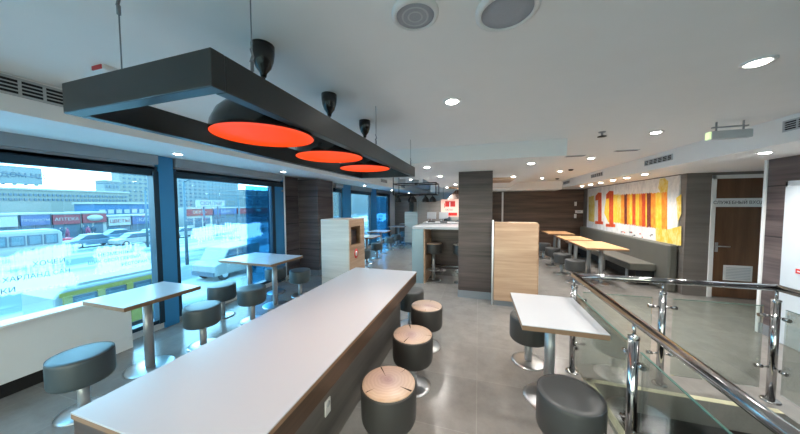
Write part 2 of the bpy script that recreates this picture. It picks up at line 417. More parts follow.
S('wall_mural', M['greybrown'], 'grey wall that carries the painted mural', 'wall', [(XA, XA+.25, 5.901, YF, 0, 2.128)])
S('wall_door', M['greybrown'], 'grey brown laminate wall around the walnut door', 'wall',
  [(XA, 3.80, 5.74, 5.90, 0, 2.128), (3.80, 4.47, 5.74, 5.90, 2.07, 2.128), (4.47, 4.599, 5.74, 5.90, 0, 2.128)])
S('wall_corridor', M['wallw'], 'white end wall of the passage by the walnut door', 'wall', [(4.6, 4.75, YB, YF, 0, 2.128)])
S('trim_6', M['darkwood'], 'dark strip between the mural top and the soffit', 'trim', [(XA-.012, XA, 5.901, YF, 2.112, 2.128)])

# windows
def window(n, y0, y1, label, frames):
    w = thing('window_%d' % n, (XL, (y0+y1)/2, .08), label, 'window', kind='structure')
    yc = (y0+y1)/2; b = MB()
    for a, c, w0, w1 in frames['v']: b.box(w0, w1, a-yc, c-yc, 0, 1.97)
    b.box(-.06, .05, y0-yc, y1-yc, 1.91, 2.03); b.box(-.06, .05, y0-yc, y1-yc, 0, .05)
    b.build('window_frame', M['frame'], w, .004)
    g = MB(); g.box(-.022, -.012, y0-yc, y1-yc, .05, 1.92); g.build('window_glass', M['gwin'], w)
    return w
Z = 0
window(1, YB, 2.30, 'large street window above the white radiator cover', {'v': [(2.24, 2.30, -.05, .07)]})
window(2, 2.47, 4.60, 'second street window beside the pair of small white tables', {'v': [(2.47, 2.51, -.05, .07), (4.22, 4.30, -.05, .05)]})
window(3, 6.58, 7.02, 'narrow street window just behind the dark wood pier', {'v': [(6.98, 7.02, -.05, .05)]})
window(4, 7.53, 9.22, 'street window above the far white tables', {'v': [(7.53, 7.58, -.05, .05), (9.17, 9.22, -.05, .05)]})
window(5, 9.72, 11.45, 'furthest street window before the far grey pillar', {'v': [(9.72, 9.77, -.05, .05), (11.2, 11.45, -.05, .05)]})
def post(n, y0, y1, label):
    S('trim_%d' % n, M['alu'], label, 'window post', [(-4.02, -3.93, y0, y1, 0, 2.25)], .006)
post(7, 2.30, 2.47, 'wide blue grey metal post between the two near street windows')
post(8, 7.02, 7.53, 'wide blue grey metal post between the pier and far windows')
post(9, 9.22, 9.72, 'wide blue grey metal post at the furthest window')
b = MB(); b.box(-4.02, -3.96, 4.30, 4.57, 0, 2.2)
struct(b.build('trim_10', M['alu'], bev=.005), 'blue metal infill panel between window and wood pier', 'window post')
# roller blinds over each window
def blind(y0, y1, label):
    t = thing('roller_blind', (-3.93, (y0+y1)/2, 2.07), label, 'blind', 'roller blinds above the street windows')
    w = (y1-y0)/2
    MB().box(-.07, .03, -w, w, .06, .183).build('cassette', M['blind'], t, .012)
    MB().box(-.03, -.02, -w+.02, w-.02, .0, .07).build('fabric', M['blind'], t)
    MB().tube((-.025, -w+.02, 0), (-.025, w-.02, 0), .010).build('bottom_bar', M['frame'], t)
    return t
blind(YB+.02, 2.29, 'grey roller blind box above the radiator window')
blind(2.49, 4.48, 'grey roller blind box above the window by the paired tables')
blind(6.6, 7.01, 'short grey roller blind box behind the wood pier')
blind(7.54, 9.21, 'grey roller blind box above the window by the far tables')
blind(9.73, 11.44, 'grey roller blind box above the furthest street window')
S('trim_13', M['darkplank'], 'dark planked wall strip beside the pale pipe', 'wall strip', [(-4.0, -3.985, 4.62, 5.055, 0, 2.24)])
# slim pale pipe beside pier
t = thing('vertical_pipe', (-3.9, 4.51, 0), 'slim pale pipe running floor to ceiling beside the wood pier', 'pipe')
MB().tube((0,0,0), (0,0,2.24), .016).build('pipe', M['trimw'], t)
for z in (.3, 1.9): MB().box(-.10, .0, -.012, .012, z, z+.03).build('bracket', M['greymetal'], t)

# pillars
def pillar(name, x0, x1, y0, y1, z1, m, label, base=True):
    t = thing(name, ((x0+x1)/2, (y0+y1)/2, 0), label, 'pillar', kind='structure'); w, d = (x1-x0)/2, (y1-y0)/2
    MB().box(-w, w, -d, d, .12 if base else 0, z1).build('cladding', m, t, .004)
    if base: MB().box(-w-.004, w+.004, -d-.004, d+.004, 0, .12).build('plinth', M['base'], t)
    return t
pillar('pillar', -.325, .225, 4.55, 5.1, 2.165, M['darkwood'], 'dark brown wood clad pillar in the middle of the room')
pillar('wood_pier_column', -3.99, -3.47, 5.06, 5.69, 2.20, M['darkplank'], 'dark planked pillar between the street windows')
pillar('grey_column', -3.99, -3.25, 12.3, YFL, 2.20, M['greybrown'], 'grey pillar at the far end of the window row', False)

# the radiator cover in front of the near window
t = thing('radiator_cover', (-3.75, 0, 0), 'long white radiator cover with sill below the near street window', 'radiator cover')
MB().box(-.145, 0, -2.3, 1.87, .135, .60).build('cover_panel', M['rad'], t, .005)
MB().box(-.17, .018, -2.32, 1.89, .60, .628).build('sill_top', M['trimw'], t, .006)
MB().box(-.145, -.001, 1.72, 1.87, 0, .134).build('foot', M['rad'], t)
MB().box(-.145, -.03, 1.62, 1.70, .0, .134).build('valve_box', M['rad'], t, .004)
MB().box(-.14, -.06, -2.3, 1.60, 0, .134).build('gap_shade_block', M['dark'], t)  # black block painted in as the shade under the panel
MB().box(-.145, -.001, -1.0, -.86, 0, .134).build('foot', M['rad'], t)

# ---------------------------------------------------------------- mural and wall fittings
t = thing('painted_mural', (XA-.0205, 7.86, .84), 'white wall mural with red numerals and yellow orange paint stripes', 'mural')
MB().box(0, .02, -1.98, 2.07, 0, 1.27).build('mural_board', M['mural'], t)
def mu(px, py):
    Y, z = ox(px, py, XA-.0245); return Y-7.86, z-.84
def patch(pts, m, d=.002, name='paint_patch'):
    q = [mu(*p) for p in pts]
    b = MB(); b.prism(q, lambda u, v, e: (e, u, v), -d, 0); return b.build(name, m, t)
def stripe(x0, x1, yt0, yt1, yb0, yb1, m, d):
    n = 10; top = []; bot = []
    for i in range(n+1):
        k = i/n; jt = random.uniform(-.8, .8); jb = random.uniform(-.9, .9)
        top.append((x0+(x1-x0)*k, yt0+(yt1-yt0)*k+jt)); bot.append((x0+(x1-x0)*k, yb0+(yb1-yb0)*k+jb))
    return patch(top+bot[::-1], m, d, 'paint_stripe')
def Yt(x): return 195.3 - (x-612)*.055
def Yb(x): return 222.3 + (x-612)*.13
patch([(588.5,197),(594,195.5),(594.6,205),(594,222),(588.5,221)], M['my2'], .0012)
st = [(612,617,'my'),(617,621,'my2'),(621,624,'mo'),(624,627,'mm'),(627,629.5,'mo'),(629.5,632,'my'),(632,635.5,'mr'),(635.5,639,'my'),(639,641.5,'mo'),
      (641.5,645.5,'mr'),(645.5,646.8,'my'),(646.8,650.5,'mm'),(650.5,655.5,'mo'),(655.5,661.5,'my'),(661.5,666.8,'mo')]
for i, (a, c, k) in enumerate(st): stripe(a, c+.25, Yt(a), Yt(c), Yb(a), Yb(c), M[k], .003+.0004*(i % 3))
patch([(655.3,229),(660,227),(667,229.5),(673,228),(681,226),(681,245.8),(668,243.2),(655.8,240.8)], M['my2'], .002)
patch([(659.6,179),(664,178),(668,181),(667.6,187),(666.8,196),(661.5,195),(658,188)], M['my2'], .0016)
patch([(676,198),(681,194),(681,214),(677.5,222)], M['my2'], .0014)
patch([(621,193),(606,197),(604,213),(608,222),(613,223),(613,196)], M['my'], .0014)
# numerals: two heavy red slab ones
def one(x, w, yt, yb):
    patch([(x-w*.2,yt+3.6),(x+w*.35,yt),(x+w,yt+.2),(x+w,yb-3.2),(x+w*1.3,yb-3),(x+w*1.3,yb),(x-w*.25,yb-.6),(x-w*.25,yb-3.5),(x+w*.32,yb-3.3),(x+w*.3,yt+7.5),(x-w*.2,yt+8.2)], M['mr'], .004, 'numeral')
one(596.4, 5.0, 192.5, 224.5); one(607.3, 6.0, 190.8, 227.2)
for i in range(16):
    x = 620 + random.random()*38; y = 230+(x-620)*.13+random.uniform(0, 6); s = random.uniform(.7, 1.8)
    patch([(x, y), (x+s, y-.5), (x+s*1.5, y+.6), (x+s*.5, y+1.1)], M['ink'] if i % 2 else M['mr'], .0016, 'paint_splatter')
# switch / card holder on the far wall
t = thing('wall_switch_plate', (3.36, YF-.012, 1.35), 'small pale wall plate on the dark wall left of the mural', 'switch plate')
MB().box(-.16, .07, -.012, .012, -.05, .05).build('plate', M['trimw'], t, .004); MB().box(-.10, 0, -.018, -.01, -.025, .025).build('rocker', M['grille'], t)
S('trim_11', M['trimw'], 'slim pale joint strip on the far brown wall', 'trim', [(.83, .89, YF-.02, YF, 0, 2.085)])
for z in (1.2, 1.62):
    t = thing('wall_sconce', (3.2, YF-.03, z), 'small white fitting on the far brown wall, %s' % ('upper one' if z > 1.5 else 'lower one'), 'wall light')
    MB().box(-.03, .03, -.03, .03, -.07, .07).build('sconce_body', M['trimw'], t, .006)
    MB().box(-.022, .022, -.034, -.028, -.05, .05).build('sconce_lens', M['trimw'], t)

# door 1
t = thing('door_1', (4.125, 5.74, 0), 'walnut door with a pale sign and lower vent grille', 'door', kind='structure')
MB().box(-.285, .345, .02, .065, .01, 2.02).build('door_panel', M['doorwood'], t, .003)
b = MB(); b.box(-.345, -.285, -.015, .16, 0, 2.08); b.box(-.345, .405, -.015, .16, 2.02, 2.08); b.box(.345, .405, -.015, .16, 0, 2.08); b.build('door_frame', M['trimw'], t, .003)
h = MB().tube((-.235, .02, .88), (-.235, -.03, .88), .011).tube((-.235, -.03, .88), (-.09, -.03, .88), .010).build('door_handle', M['steel'], t)
MB().box(-.255, -.215, .012, .02, .78, .94).build('handle_plate', M['steel'], h)
g = MB().box(-.13, .235, .008, .02, .30, .56).build('vent_grille', M['trimw'], t, .003)
b = MB()
for i in range(8): b.box(-.10, .205, .002, .009, .33+i*.026, .342+i*.026)
b.build('louvres', M['grille'], g)
s_ = MB().box(-.315, .295, -.022, -.012, 1.545, 1.69).build('sign_plate', M['trimw'], t, .002)
text('СЛУЖЕБНЫЙ ВХОД', .072, M['ink'], s_, (-.01, -.023, 1.617), FACE_NY, sx=.9)
# door 2 : white door on the right wall
t = thing('door_2', (XR-.006, 3.62, 0), 'flush white door with a small red notice in the dark planked wall', 'door', kind='structure')
MB().box(-.03, 0, -.44, .44, .005, 1.79).build('door_panel', plain('pale_blue_white_paint', (.55, .60, .64), .35), t, .004)
b = MB(); b.box(-.012, .002, -.50, -.44, 0, 1.85); b.box(-.012, .002, .44, .463, 0, 1.85); b.box(-.012, .002, -.50, .463, 1.79, 1.85); b.build('door_frame', M['grille'], t)
n_ = MB().box(-.034, -.03, .22, .29, .84, .89).build('notice_plate', M['red'], t)
MB().box(-.036, -.034, .235, .275, .858, .872).build('notice_band', M['trimw'], n_)
MB().tube((-.03,-.36,.95),(-.075,-.36,.95),.01).tube((-.075,-.36,.95),(-.075,-.24,.95),.009).build('door_handle', M['steel'], t)

# ---------------------------------------------------------------- ceiling fittings
def downlight(x, y, z, label, grp, power=9., r=.055, tilt=0., warm=(1, .95, .89)):
    t = thing('recessed_downlight', (x, y, z), label, 'downlight', grp)
    if tilt: t.rotation_euler = (0, tilt, 0)
    MB().lathe([(r*.72, .004), (r*.76, -.006), (r*1.1, -.008), (r*1.18, -.002), (r*1.18, .004)], 28).build('trim_ring', M['trimw'], t)
    MB().lathe([(0, -.017), (r*.4, -.0155), (r*.66, -.011), (r*.74, -.005), (r*.74, .004), (0, .004)], 24).build('lamp_diffuser', M['diff'], t)
    ld = bpy.data.lights.new('downlight_beam', 'SPOT'); ld.energy = power*.92; ld.color = warm; ld.spot_size = 2.5; ld.spot_blend = .9; ld.shadow_soft_size = .05
    lo = bpy.data.objects.new('downlight_beam', ld); COL.objects.link(lo); lo.parent = t; lo.location = (0, 0, -.03)
    return t
G1 = 'recessed downlights in the main ceiling'
PW = 52.
downlight(1.43, 1.92, CE-.001, 'bright round downlight in the ceiling nearest the stairwell', G1, PW)
downlight(-.19, 1.956, CE-.001, 'round downlight in the ceiling between speakers and dropped slab', G1, PW)
downlight(1.79, 3.435, CE-.001, 'round downlight in the ceiling beside the hanging emergency lamp', G1, PW)
downlight(1.764, 5.01, CE-.001, 'round downlight beside the small ceiling slot vent', G1, PW)
downlight(1.77, 6.71, CE-.001, 'round downlight third along the soffit grilles, next to a dark sensor', G1, PW)
downlight(1.74, 8.3, CE-.001, 'furthest round downlight along the soffit grilles', G1, PW)
for x, y in ((-.19, -.6), (1.43, -.6), (-1.8, -1.4)):
    downlight(x, y, CE-.001, 'round downlight in the near ceiling behind the viewer', G1, PW)
G2 = 'downlights in the dropped slab'
downlight(.68, 3.905, 2.164, 'round downlight under the dropped slab above the oak partition', G2, PW*.7)
downlight(-.732, 3.812, 2.164, 'round downlight under the dropped slab past the lamp frame end', G2, PW*.7)
downlight(-.717, 5.065, 2.164, 'round downlight under the dropped slab above the bar counter', G2, PW*.7)
downlight(.663, 5.6, 2.164, 'round downlight under the dropped slab behind the pillar', G2, PW*.7)
downlight(-.6, 7.2, 2.164, 'added downlight under the dropped slab that brightens the kitchen', G2, PW*1.2)  # added lamp, made strong to lift the dim kitchen
downlight(-.95, 8.3, 2.164, 'furthest added downlight under the dropped slab brightening the kitchen ovens', G2, PW)  # extra lamp added to lighten the back of the kitchen
downlight(-1.9, 7.4, CE-.001, 'round downlight in the ceiling between slab and window soffit', G1, PW)
downlight(-1.9, 5.0, CE-.001, 'round downlight in the ceiling above the waste station aisle', G1, PW*.7)
G3 = 'small downlights washing the mural'
for i, (x, y) in enumerate(((2.8,5.63),(2.815,6.24),(2.81,6.78),(2.82,7.41),(2.83,8.01),(2.83,8.61))):
    ordn = ('first', 'second', 'third', 'fourth', 'fifth', 'sixth')[i]
    downlight(x, y, 2.127, 'small downlight above the mural, %s counted from the walnut door' % ordn, G3, 26., .06)
downlight(2.83, 3.676, 2.127, 'bright downlight in the soffit beside the dark planked wall corner', G3, 60., .055)
downlight(2.83, 1.2, 2.127, 'soffit downlight above the near stretch of planked wall', G3, 36., .055)
G4 = 'downlights in the window soffit'
def ls(x): return 2.142 + (-2.56-x)*(.114/1.44)
for x, y, l in ((-3.24, 2.09, 'bright downlight in the window soffit beside the metal post'), (-3.22, 3.71, 'bright downlight in the window soffit above the paired tables'),
                (-3.2, .2, 'downlight in the window soffit above the radiator cover'), (-3.2, 7.0, 'downlight in the window soffit above the nearest far white table'), (-3.2, 9.5, 'downlight in the window soffit above the furthest window tables'), (-3.1, 11.7, 'added downlight in the window soffit that brightens the far grey pillar')):  # last one is added to brighten the dim far pillar
    downlight(x, y, ls(x)-.002, l, G4, 8., .05, .079, (.86, .95, 1))

def speaker(x, y, r, label):
    t = thing('ceiling_speaker', (x, y, CE), label, 'speaker', 'round ceiling speakers')
    MB().lathe([(r*.8, -.012), (r*.84, -.022), (r, -.012), (r, 0)], 40).build('speaker_rim', M['trimw'], t)
    MB().lathe([(0, -.016), (r*.5, -.0165), (r*.82, -.013), (r*.82, 0), (0, 0)], 40).build('speaker_grille', M['spk'], t)
    return t
sp = speaker(-.245, 1.03, .092, 'round grey ceiling speaker in the frame nearer the black lamps')
b = MB(); 
for k in (.25, .5): b.lathe([(.092*k, -.017), (.092*(k+.04), -.020), (.092*(k+.08), -.017)], 36)
b.build('speaker_ring', M['grille'], sp)
speaker(.10, 1.115, .118, 'larger plain round ceiling speaker away from the black lamps')

t = thing('sprinkler_head', (1.24, 3.257, CE+.002), 'small dark sprinkler head hanging from the ceiling', 'sprinkler')
MB().lathe([(0, 0), (.035, 0), (.03, -.01), (.012, -.012), (.010, -.045), (0, -.045)], 16).build('escutcheon', M['greymetal'], t)
MB().lathe([(0, -.045), (.04, -.047), (.04, -.053), (0, -.053)], 16).build('deflector', M['black'], t)
for x, y, l in ((1.92, 6.5, 'tiny dark ceiling sensor beside the third soffit downlight'), (2.2, 8.6, 'tiny dark ceiling sensor near the far brown wall')):
    t = thing('ceiling_sensor', (x, y, CE), l, 'sensor')
    MB().lathe([(0, 0), (.05, 0), (.045, -.02), (.02, -.03), (0, -.03)], 16).build('sensor_body', M['black'], t)
for i, (x, y, l) in enumerate(((1.44, 4.69, 'slim grey slot vent in the ceiling next to the round downlight'), (1.99, 4.44, 'slim grey slot vent in the ceiling nearest the mural soffit'))):
    t = thing('slot_vent', (x, y, CE), l, 'vent', 'ceiling slot vents')
    MB().box(-.14, .14, -.035, .035, -.012, 0).build('vent_frame', M['grille'], t, .002)
    b = MB()
    for k in range(3): b.box(-.125, .125, -.024+k*.018, -.014+k*.018, -.014, -.011)
    b.build('vent_slots', M['ink'], t)
t = thing('emergency_light_box', (2.22, 3.2, CE), 'slim white emergency lamp box hung below the ceiling near the soffit', 'emergency light')
MB().box(-.15, .14, -.03, .03, -.16, -.085).build('lamp_body', M['grille'], t, .008)
MB().box(-.13, .12, -.012, .012, -.055, -.045).build('mount_bar', M['greymetal'], t)
for x in (-.10, .09): MB().box(x-.005, x+.005, -.005, .005, -.087, 0).build('hanger', M['greymetal'], t)
MB().box(-.163, -.145, -.026, .026, -.16, -.09).build('end_cap', emit('pale_green_lens', (.7, .85, .45, 1), .4), t, .004)
t = thing('fire_alarm_box', (-1.97, .95, CE+.002), 'small white ceiling box with red side behind the lamp frame', 'alarm')
MB().box(-.06, .06, -.06, .06, -.03, 0).build('alarm_body', M['trimw'], t, .006); MB().box(-.03, .05, -.064, -.058, -.027, -.006).build('alarm_lens', M['red'], t)

def grille(name, loc, L_, hh, face, label, grp, split=1):
    t = thing(name, loc, label, 'air grille', grp)      # lies on an x = const face; face=+1 looks to +X
    b = MB(); f = face; w = L_/2
    bx = lambda x0, x1, *r: b.box(min(x0*f, x1*f), max(x0*f, x1*f), *r)
    bx(0, .012, -w, w, -hh/2, -hh/2+.012); bx(0, .012, -w, w, hh/2-.012, hh/2); bx(0, .012, -w, -w+.012, -hh/2+.012, hh/2-.012); bx(0, .012, w-.012, w, -hh/2+.012, hh/2-.012)
    for k in range(1, split): bx(0, .012, -w+k*L_/split-.006, -w+k*L_/split+.006, -hh/2, hh/2)
    b.build('grille_frame', M['grille'], t)
    b = MB(); b.box(min(0, .003*f), max(0, .003*f), -w+.01, w-.01, -hh/2+.01, hh/2-.01); b.build('shade_backing', M['dark'], t)  # black sheet stands in for the unlit duct behind the slats
    b = MB(); n = max(3, int(hh/.022))
    for k in range(1, n):
        z = -hh/2+.01+(hh-.02)*k/n; b.box(min(.003*f, .010*f), max(.003*f, .010*f), -w+.01, w-.01, z-.003, z+.003)
    m_ = max(2, int(L_/.09))
    for k in range(1, m_): y = -w+L_*k/m_; b.box(min(.003*f, .008*f), max(.003*f, .008*f), y-.006, y+.006, -hh/2+.01, hh/2-.01)
    b.build('grille_slats', M['grille'], t)
    return t
g4 = 'air grilles on the window soffit'; g5 = 'air grilles on the mural soffit'
grille('air_grille', (-2.56, .92, 2.293), .36*1.0, .105, 1, 'dark slatted air grille on the window soffit behind the lamp frame corner', g4)
grille('air_grille', (-2.56, .52, 2.293), .36, .105, 1, 'dark slatted air grille at the near end of the window soffit', g4)
grille('air_grille', (-2.56, 6.9, 2.285), .5, .09, 1, 'small dark air grille on the far window soffit, nearer one', g4)
grille('air_grille', (-2.56, 8.8, 2.265), .5, .09, 1, 'small dark air grille on the far window soffit, further one', g4)
grille('air_grille', (2.57, 2.98, 2.272), .42, .095, -1, 'blue lit air grille on the soffit above the planked wall', g5)
grille('air_grille', (2.57, 4.86, 2.252), .62, .085, -1, 'two panel air grille on the soffit past the emergency lamp', g5, 2)
grille('air_grille', (2.57, 6.95, 2.262), .6, .085, -1, 'air grille on the soffit above the far part of the mural', g5, 2)
grille('air_grille', (2.57, 9.05, 2.265), .6, .085, -1, 'furthest air grille on the soffit close to the brown wall', g5, 2)

# ---------------------------------------------------------------- lamp frame and pendants
FX0, FX1, FY0, FY1, FZ0, FZ1 = -1.47, -.735, .57, 3.06, 1.945, 2.055
t = thing('suspended_lamp_frame', ((FX0+FX1)/2, (FY0+FY1)/2, FZ0), 'dark rectangular steel frame hung on wires around the black pendant lamps', 'lamp frame')
w, d, hh = (FX1-FX0)/2, (FY1-FY0)/2, FZ1-FZ0
MB().box(-w, w, -d, -d+.045, 0, hh).build('beam', M['framedk'], t, .003)
MB().box(-w, w, d-.045, d, 0, hh).build('beam', M['framedk'], t, .003)
MB().box(-w, -w+.045, -d+.045, d-.045, 0, hh).build('beam', M['framedk'], t, .003)
MB().box(w-.045, w, -d+.045, d-.045, 0, hh).build('beam', M['framedk'], t, .003)
for x, y in ((-w+.30, -d+.022), (w-.022, -d+.165), (w-.022, .06), (w-.022, d-.12), (-w+.022, d-.12), (-w+.022, 0)):
    wr = MB().tube((x, y, hh), (x, y, CE-FZ0), .0022, 6).build('suspension_wire', M['wire'], t)
    k = MB()
    kz = hh+.045 if x > 0 else CE-FZ0-.08
    k.tube((x-.006, y, kz), (x+.004, y, kz+.02), .005, 8); k.tube((x+.004, y, kz+.02), (x-.004, y, kz+.045), .004, 8); k.tube((x, y, kz-.03), (x, y, kz), .006, 8)
    k.build('wire_grip', M['wire'], wr)
def pendant(y, label):
    t = thing('pendant_lamp', (-.985, y, 1.932), label, 'pendant lamp', 'black and orange pendant lamps')
    R_ = .225
    MB().lathe([(R_, 0), (R_*1.0, .004), (R_*.97, .045), (R_*.87, .095), (R_*.68, .14), (R_*.42, .168), (.045, .182), (.03, .20), (.012, .215), (0, .215)], 48).build('shade', M['pend'], t)
    MB().lathe([(0, .012), (R_*.6, .012), (R_*.955, .006), (R_*.985, .001)], 48).build('orange_reflector', M['orange'], t)
    MB().tube((0,0,.21), (0,0,.30), .008, 10).build('cord', M['black'], t)
    MB().lathe([(0, .282), (.012, .282), (.016, .30), (.034, .325), (.046, .36), (.051, .395), (.051, .428), (0, .428)], 28).build('canopy', M['pend'], t)
    ld = bpy.data.lights.new('pendant_glow', 'SPOT'); ld.energy = 6; ld.color = (1, .5, .25); ld.spot_size = 2.2; ld.spot_blend = .6; ld.shadow_soft_size = .08
    lo = bpy.data.objects.new('pendant_glow', ld); COL.objects.link(lo); lo.parent = t; lo.location = (0, 0, -.01)
pendant(1.02, 'black dome pendant lamp with orange inside, nearest over the long table')
pendant(1.59, 'black dome pendant lamp with orange inside, middle one in the frame')
pendant(2.17, 'black dome pendant lamp with orange inside, furthest in the frame')

# ---------------------------------------------------------------- tables
def edge_table(name, x0, x1, y0, y1, z, m, legs, label, cat='table', grp=None, base_r=.19, leg_r=.038, th=.038):
    xc, yc = (x0+x1)/2, (y0+y1)/2; w, d = (x1-x0)/2, (y1-y0)/2
    t = thing(name, (xc, yc, 0), label, cat, grp)
    tp = MB().box(-w, w, -d, d, z-.006, z).build('tabletop', m, t, .002)
    MB().box(-w+.0005, w-.0005, -d+.0005, d-.0005, z-th, z-.006).build('edge_band', M['edge'], tp)
    for x, y in legs:
        l = MB().tube((x, y, .014), (x, y, z-th-.008), leg_r, 20).build('leg', M['greymetal'], t)
        MB().box(x-.11, x+.11, y-.11, y+.11, z-th-.010, z-th).build('top_plate', M['greymetal'], l)
        MB().lathe([(0, 0), (base_r, 0), (base_r, .006), (base_r-.02, .012), (leg_r+.01, .018), (0, .018)], 32, (x, y)).build('foot_disc', M['steel'], l)
    return t
# long communal table
t = thing('long_communal_table', (-1.18, 1.89, 0), 'long white topped communal table with dark wood base', 'table')
tp = MB().box(-.43, .43, -1.298, 1.31, .742, .75).build('tabletop', M['white'], t, .002)
MB().box(-.4295, .4295, -1.2975, 1.3095, .722, .742).build('edge_band', M['edge'], tp)
MB().box(-.425, .425, -1.293, 1.305, .61, .722).build('apron', M['apron'], t, .002)
MB().box(-.26, .26, -1.15, 1.15, 0, .61).build('plinth', M['plinthwood'], t, .003)
so = MB().box(.26, .268, -.52, -.46, .26, .36).build('power_socket', M['trimw'], t, .003); MB().lathe([(0, 0), (.02, 0), (.02, .002), (0, .002)], 16).build('socket_face', M['grille'], so, loc=(.268, -.49, .33)).rotation_euler = (0, PI/2, 0)
gw = 'small white tables by the street windows'
edge_table('cafe_table', -3.42, -2.84, 1.37, 2.0, .75, M['white'], [(.0, .0)], 'small white cafe table in front of the radiator cover end', grp=gw)
edge_table('cafe_table', -3.44, -2.87, 3.02, 3.72, .75, M['white'], [(.03, -.02)], 'small white cafe table nearer the room in the adjoining pair', grp=gw)
edge_table('cafe_table', -4.0+.08, -3.45, 3.04, 3.74, .75, M['white'], [(.05, -.04)], 'small white cafe table against the glass in the adjoining pair', grp=gw)
edge_table('cafe_table', .305, .83, 1.97, 2.68, .75, M['white'], [(.0, .0)], 'small white cafe table beside the glass stair railing')
gf = 'white tables along the far windows'
edge_table('cafe_table', -3.40, -2.66, 6.30, 6.92, .75, M['white'], [(.05, .0)], 'small white table just beyond the recycling station', grp=gf)
edge_table('cafe_table', -3.45, -2.85, 7.7, 8.35, .75, M['white'], [(.05, .0)], 'second white table along the far windows from the recycling station', grp=gf)
edge_table('cafe_table', -3.45, -2.85, 9.8, 10.25, .75, M['white'], [(.05, .0)], 'third white table along the far windows from the recycling station', grp=gf)
edge_table('cafe_table', -3.45, -2.85, 11.15, 11.65, .75, M['white'], [(.05, .0)], 'white table closest to the far grey pillar', grp=gf)
go = 'oak topped dining tables by the bench'
edge_table('dining_table', 2.03, 2.72, 5.85, 6.98, .75, M['oaktop'], [(0, -.3), (0, .3)], 'oak topped dining table at the near end of the bench', grp=go, base_r=.15)
edge_table('dining_table', 2.03, 2.62, 7.16, 7.98, .75, M['oaktop'], [(0, -.2), (0, .2)], 'middle oak topped dining table along the bench', grp=go, base_r=.15)
edge_table('dining_table', 1.98, 2.66, 8.5, 9.40, .75, M['oaktop'], [(0, -.22), (0, .22)], 'oak topped dining table closest to the far brown wall', grp=go, base_r=.15)

# ---------------------------------------------------------------- stools
def soft_seat(R_, z0, z1): return [(0, z0), (R_*.93, z0), (R_*.98, z0+.012), (R_, z0+.03), (R_, z1-.03), (R_*.985, z1-.012), (R_*.95, z1-.002), (R_*.8, z1+.001), (0, z1+.003)]
def make_stool(loc, label, grp, R_=.178, z0=.255, z1=.465, m='vinyl'):
    t = thing('round_stool', loc, label, 'stool', grp)
    st_ = MB().lathe(soft_seat(R_, z0, z1), 40).build('seat', M[m], t)
    MB().lathe([(R_*.965, z1-.006), (R_*.985, z1-.003), (R_*.992, z1-.010)], 40).build('piping', M['seamv'], st_)
    MB().tube((0,0,.012), (0,0,z0), .034, 20).build('pole', M['greymetal'], t)
    MB().lathe([(0, 0), (.155, 0), (.155, .006), (.13, .012), (.045, .018), (0, .018)], 32).build('foot_disc', M['steel'], t)
    return t
gs = 'charcoal stools by the street windows'
s0 = make_stool((-2.95, 1.16, 0), 'charcoal round stool beside the near corner of the long table', gs)
for x, y, l in ((-3.02, 2.13, 'charcoal round stool behind the small white table by the radiator'),
                (-3.56, 2.80, 'charcoal round stool at the glass side of the paired tables, near end'),
                (-3.02, 2.81, 'charcoal round stool at the room side of the paired tables, near end'),
                (-3.03, 3.84, 'charcoal round stool close to the dark wood pier'),
                (-3.58, 3.86, 'charcoal round stool behind the paired tables against the glass')):
    dup(s0, (x, y, 0), l)
gs2 = 'charcoal stools by the stair railing'
s1 = make_stool((.535, 1.73, 0), 'large charcoal round stool in front of the table by the railing', gs2, .178, .235, .475, 'vinyl3')
s1b = dup(s1, (.50, 2.84, 0), 'charcoal round stool behind the white table by the railing')
gs3 = 'dark stools along the far windows'
for x, y, l in ((-2.80, 6.02, 'dark stool just past the oak recycling station side'), (-2.93, 7.25, 'dark stool second along the far window tables'), (-3.05, 8.75, 'dark stool third along the far window tables'),
                (-3.05, 9.55, 'dark stool fourth along the far window tables'), (-3.05, 10.75, 'dark stool fifth along the far window tables'), (-3.05, 11.95, 'dark stool nearest the far grey pillar')):
    dup(s0, (x, y, 0), l, group=gs3)
gs4 = 'dark stools at the oak tables'
s4 = make_stool((1.90, 6.05, 0), 'dark round stool', gs4, .178, .255, .465, 'vinyl3')
for i, (x, y, l) in enumerate(((1.90, 6.05, 'dark round stool at the near corner of the nearest oak table'), (1.86, 6.75, 'dark round stool at the far corner of the nearest oak table'), (1.88, 7.6, 'dark round stool beside the middle oak table'), (1.86, 8.5, 'dark round stool beside the furthest oak table'))):
    if i: dup(s4, (x, y, 0), l)
    else: s4['label'] = l
dup(s1, (-.86, 3.30, 0), 'dark stool pushed under the far end of the long table', group='stools at the long table')

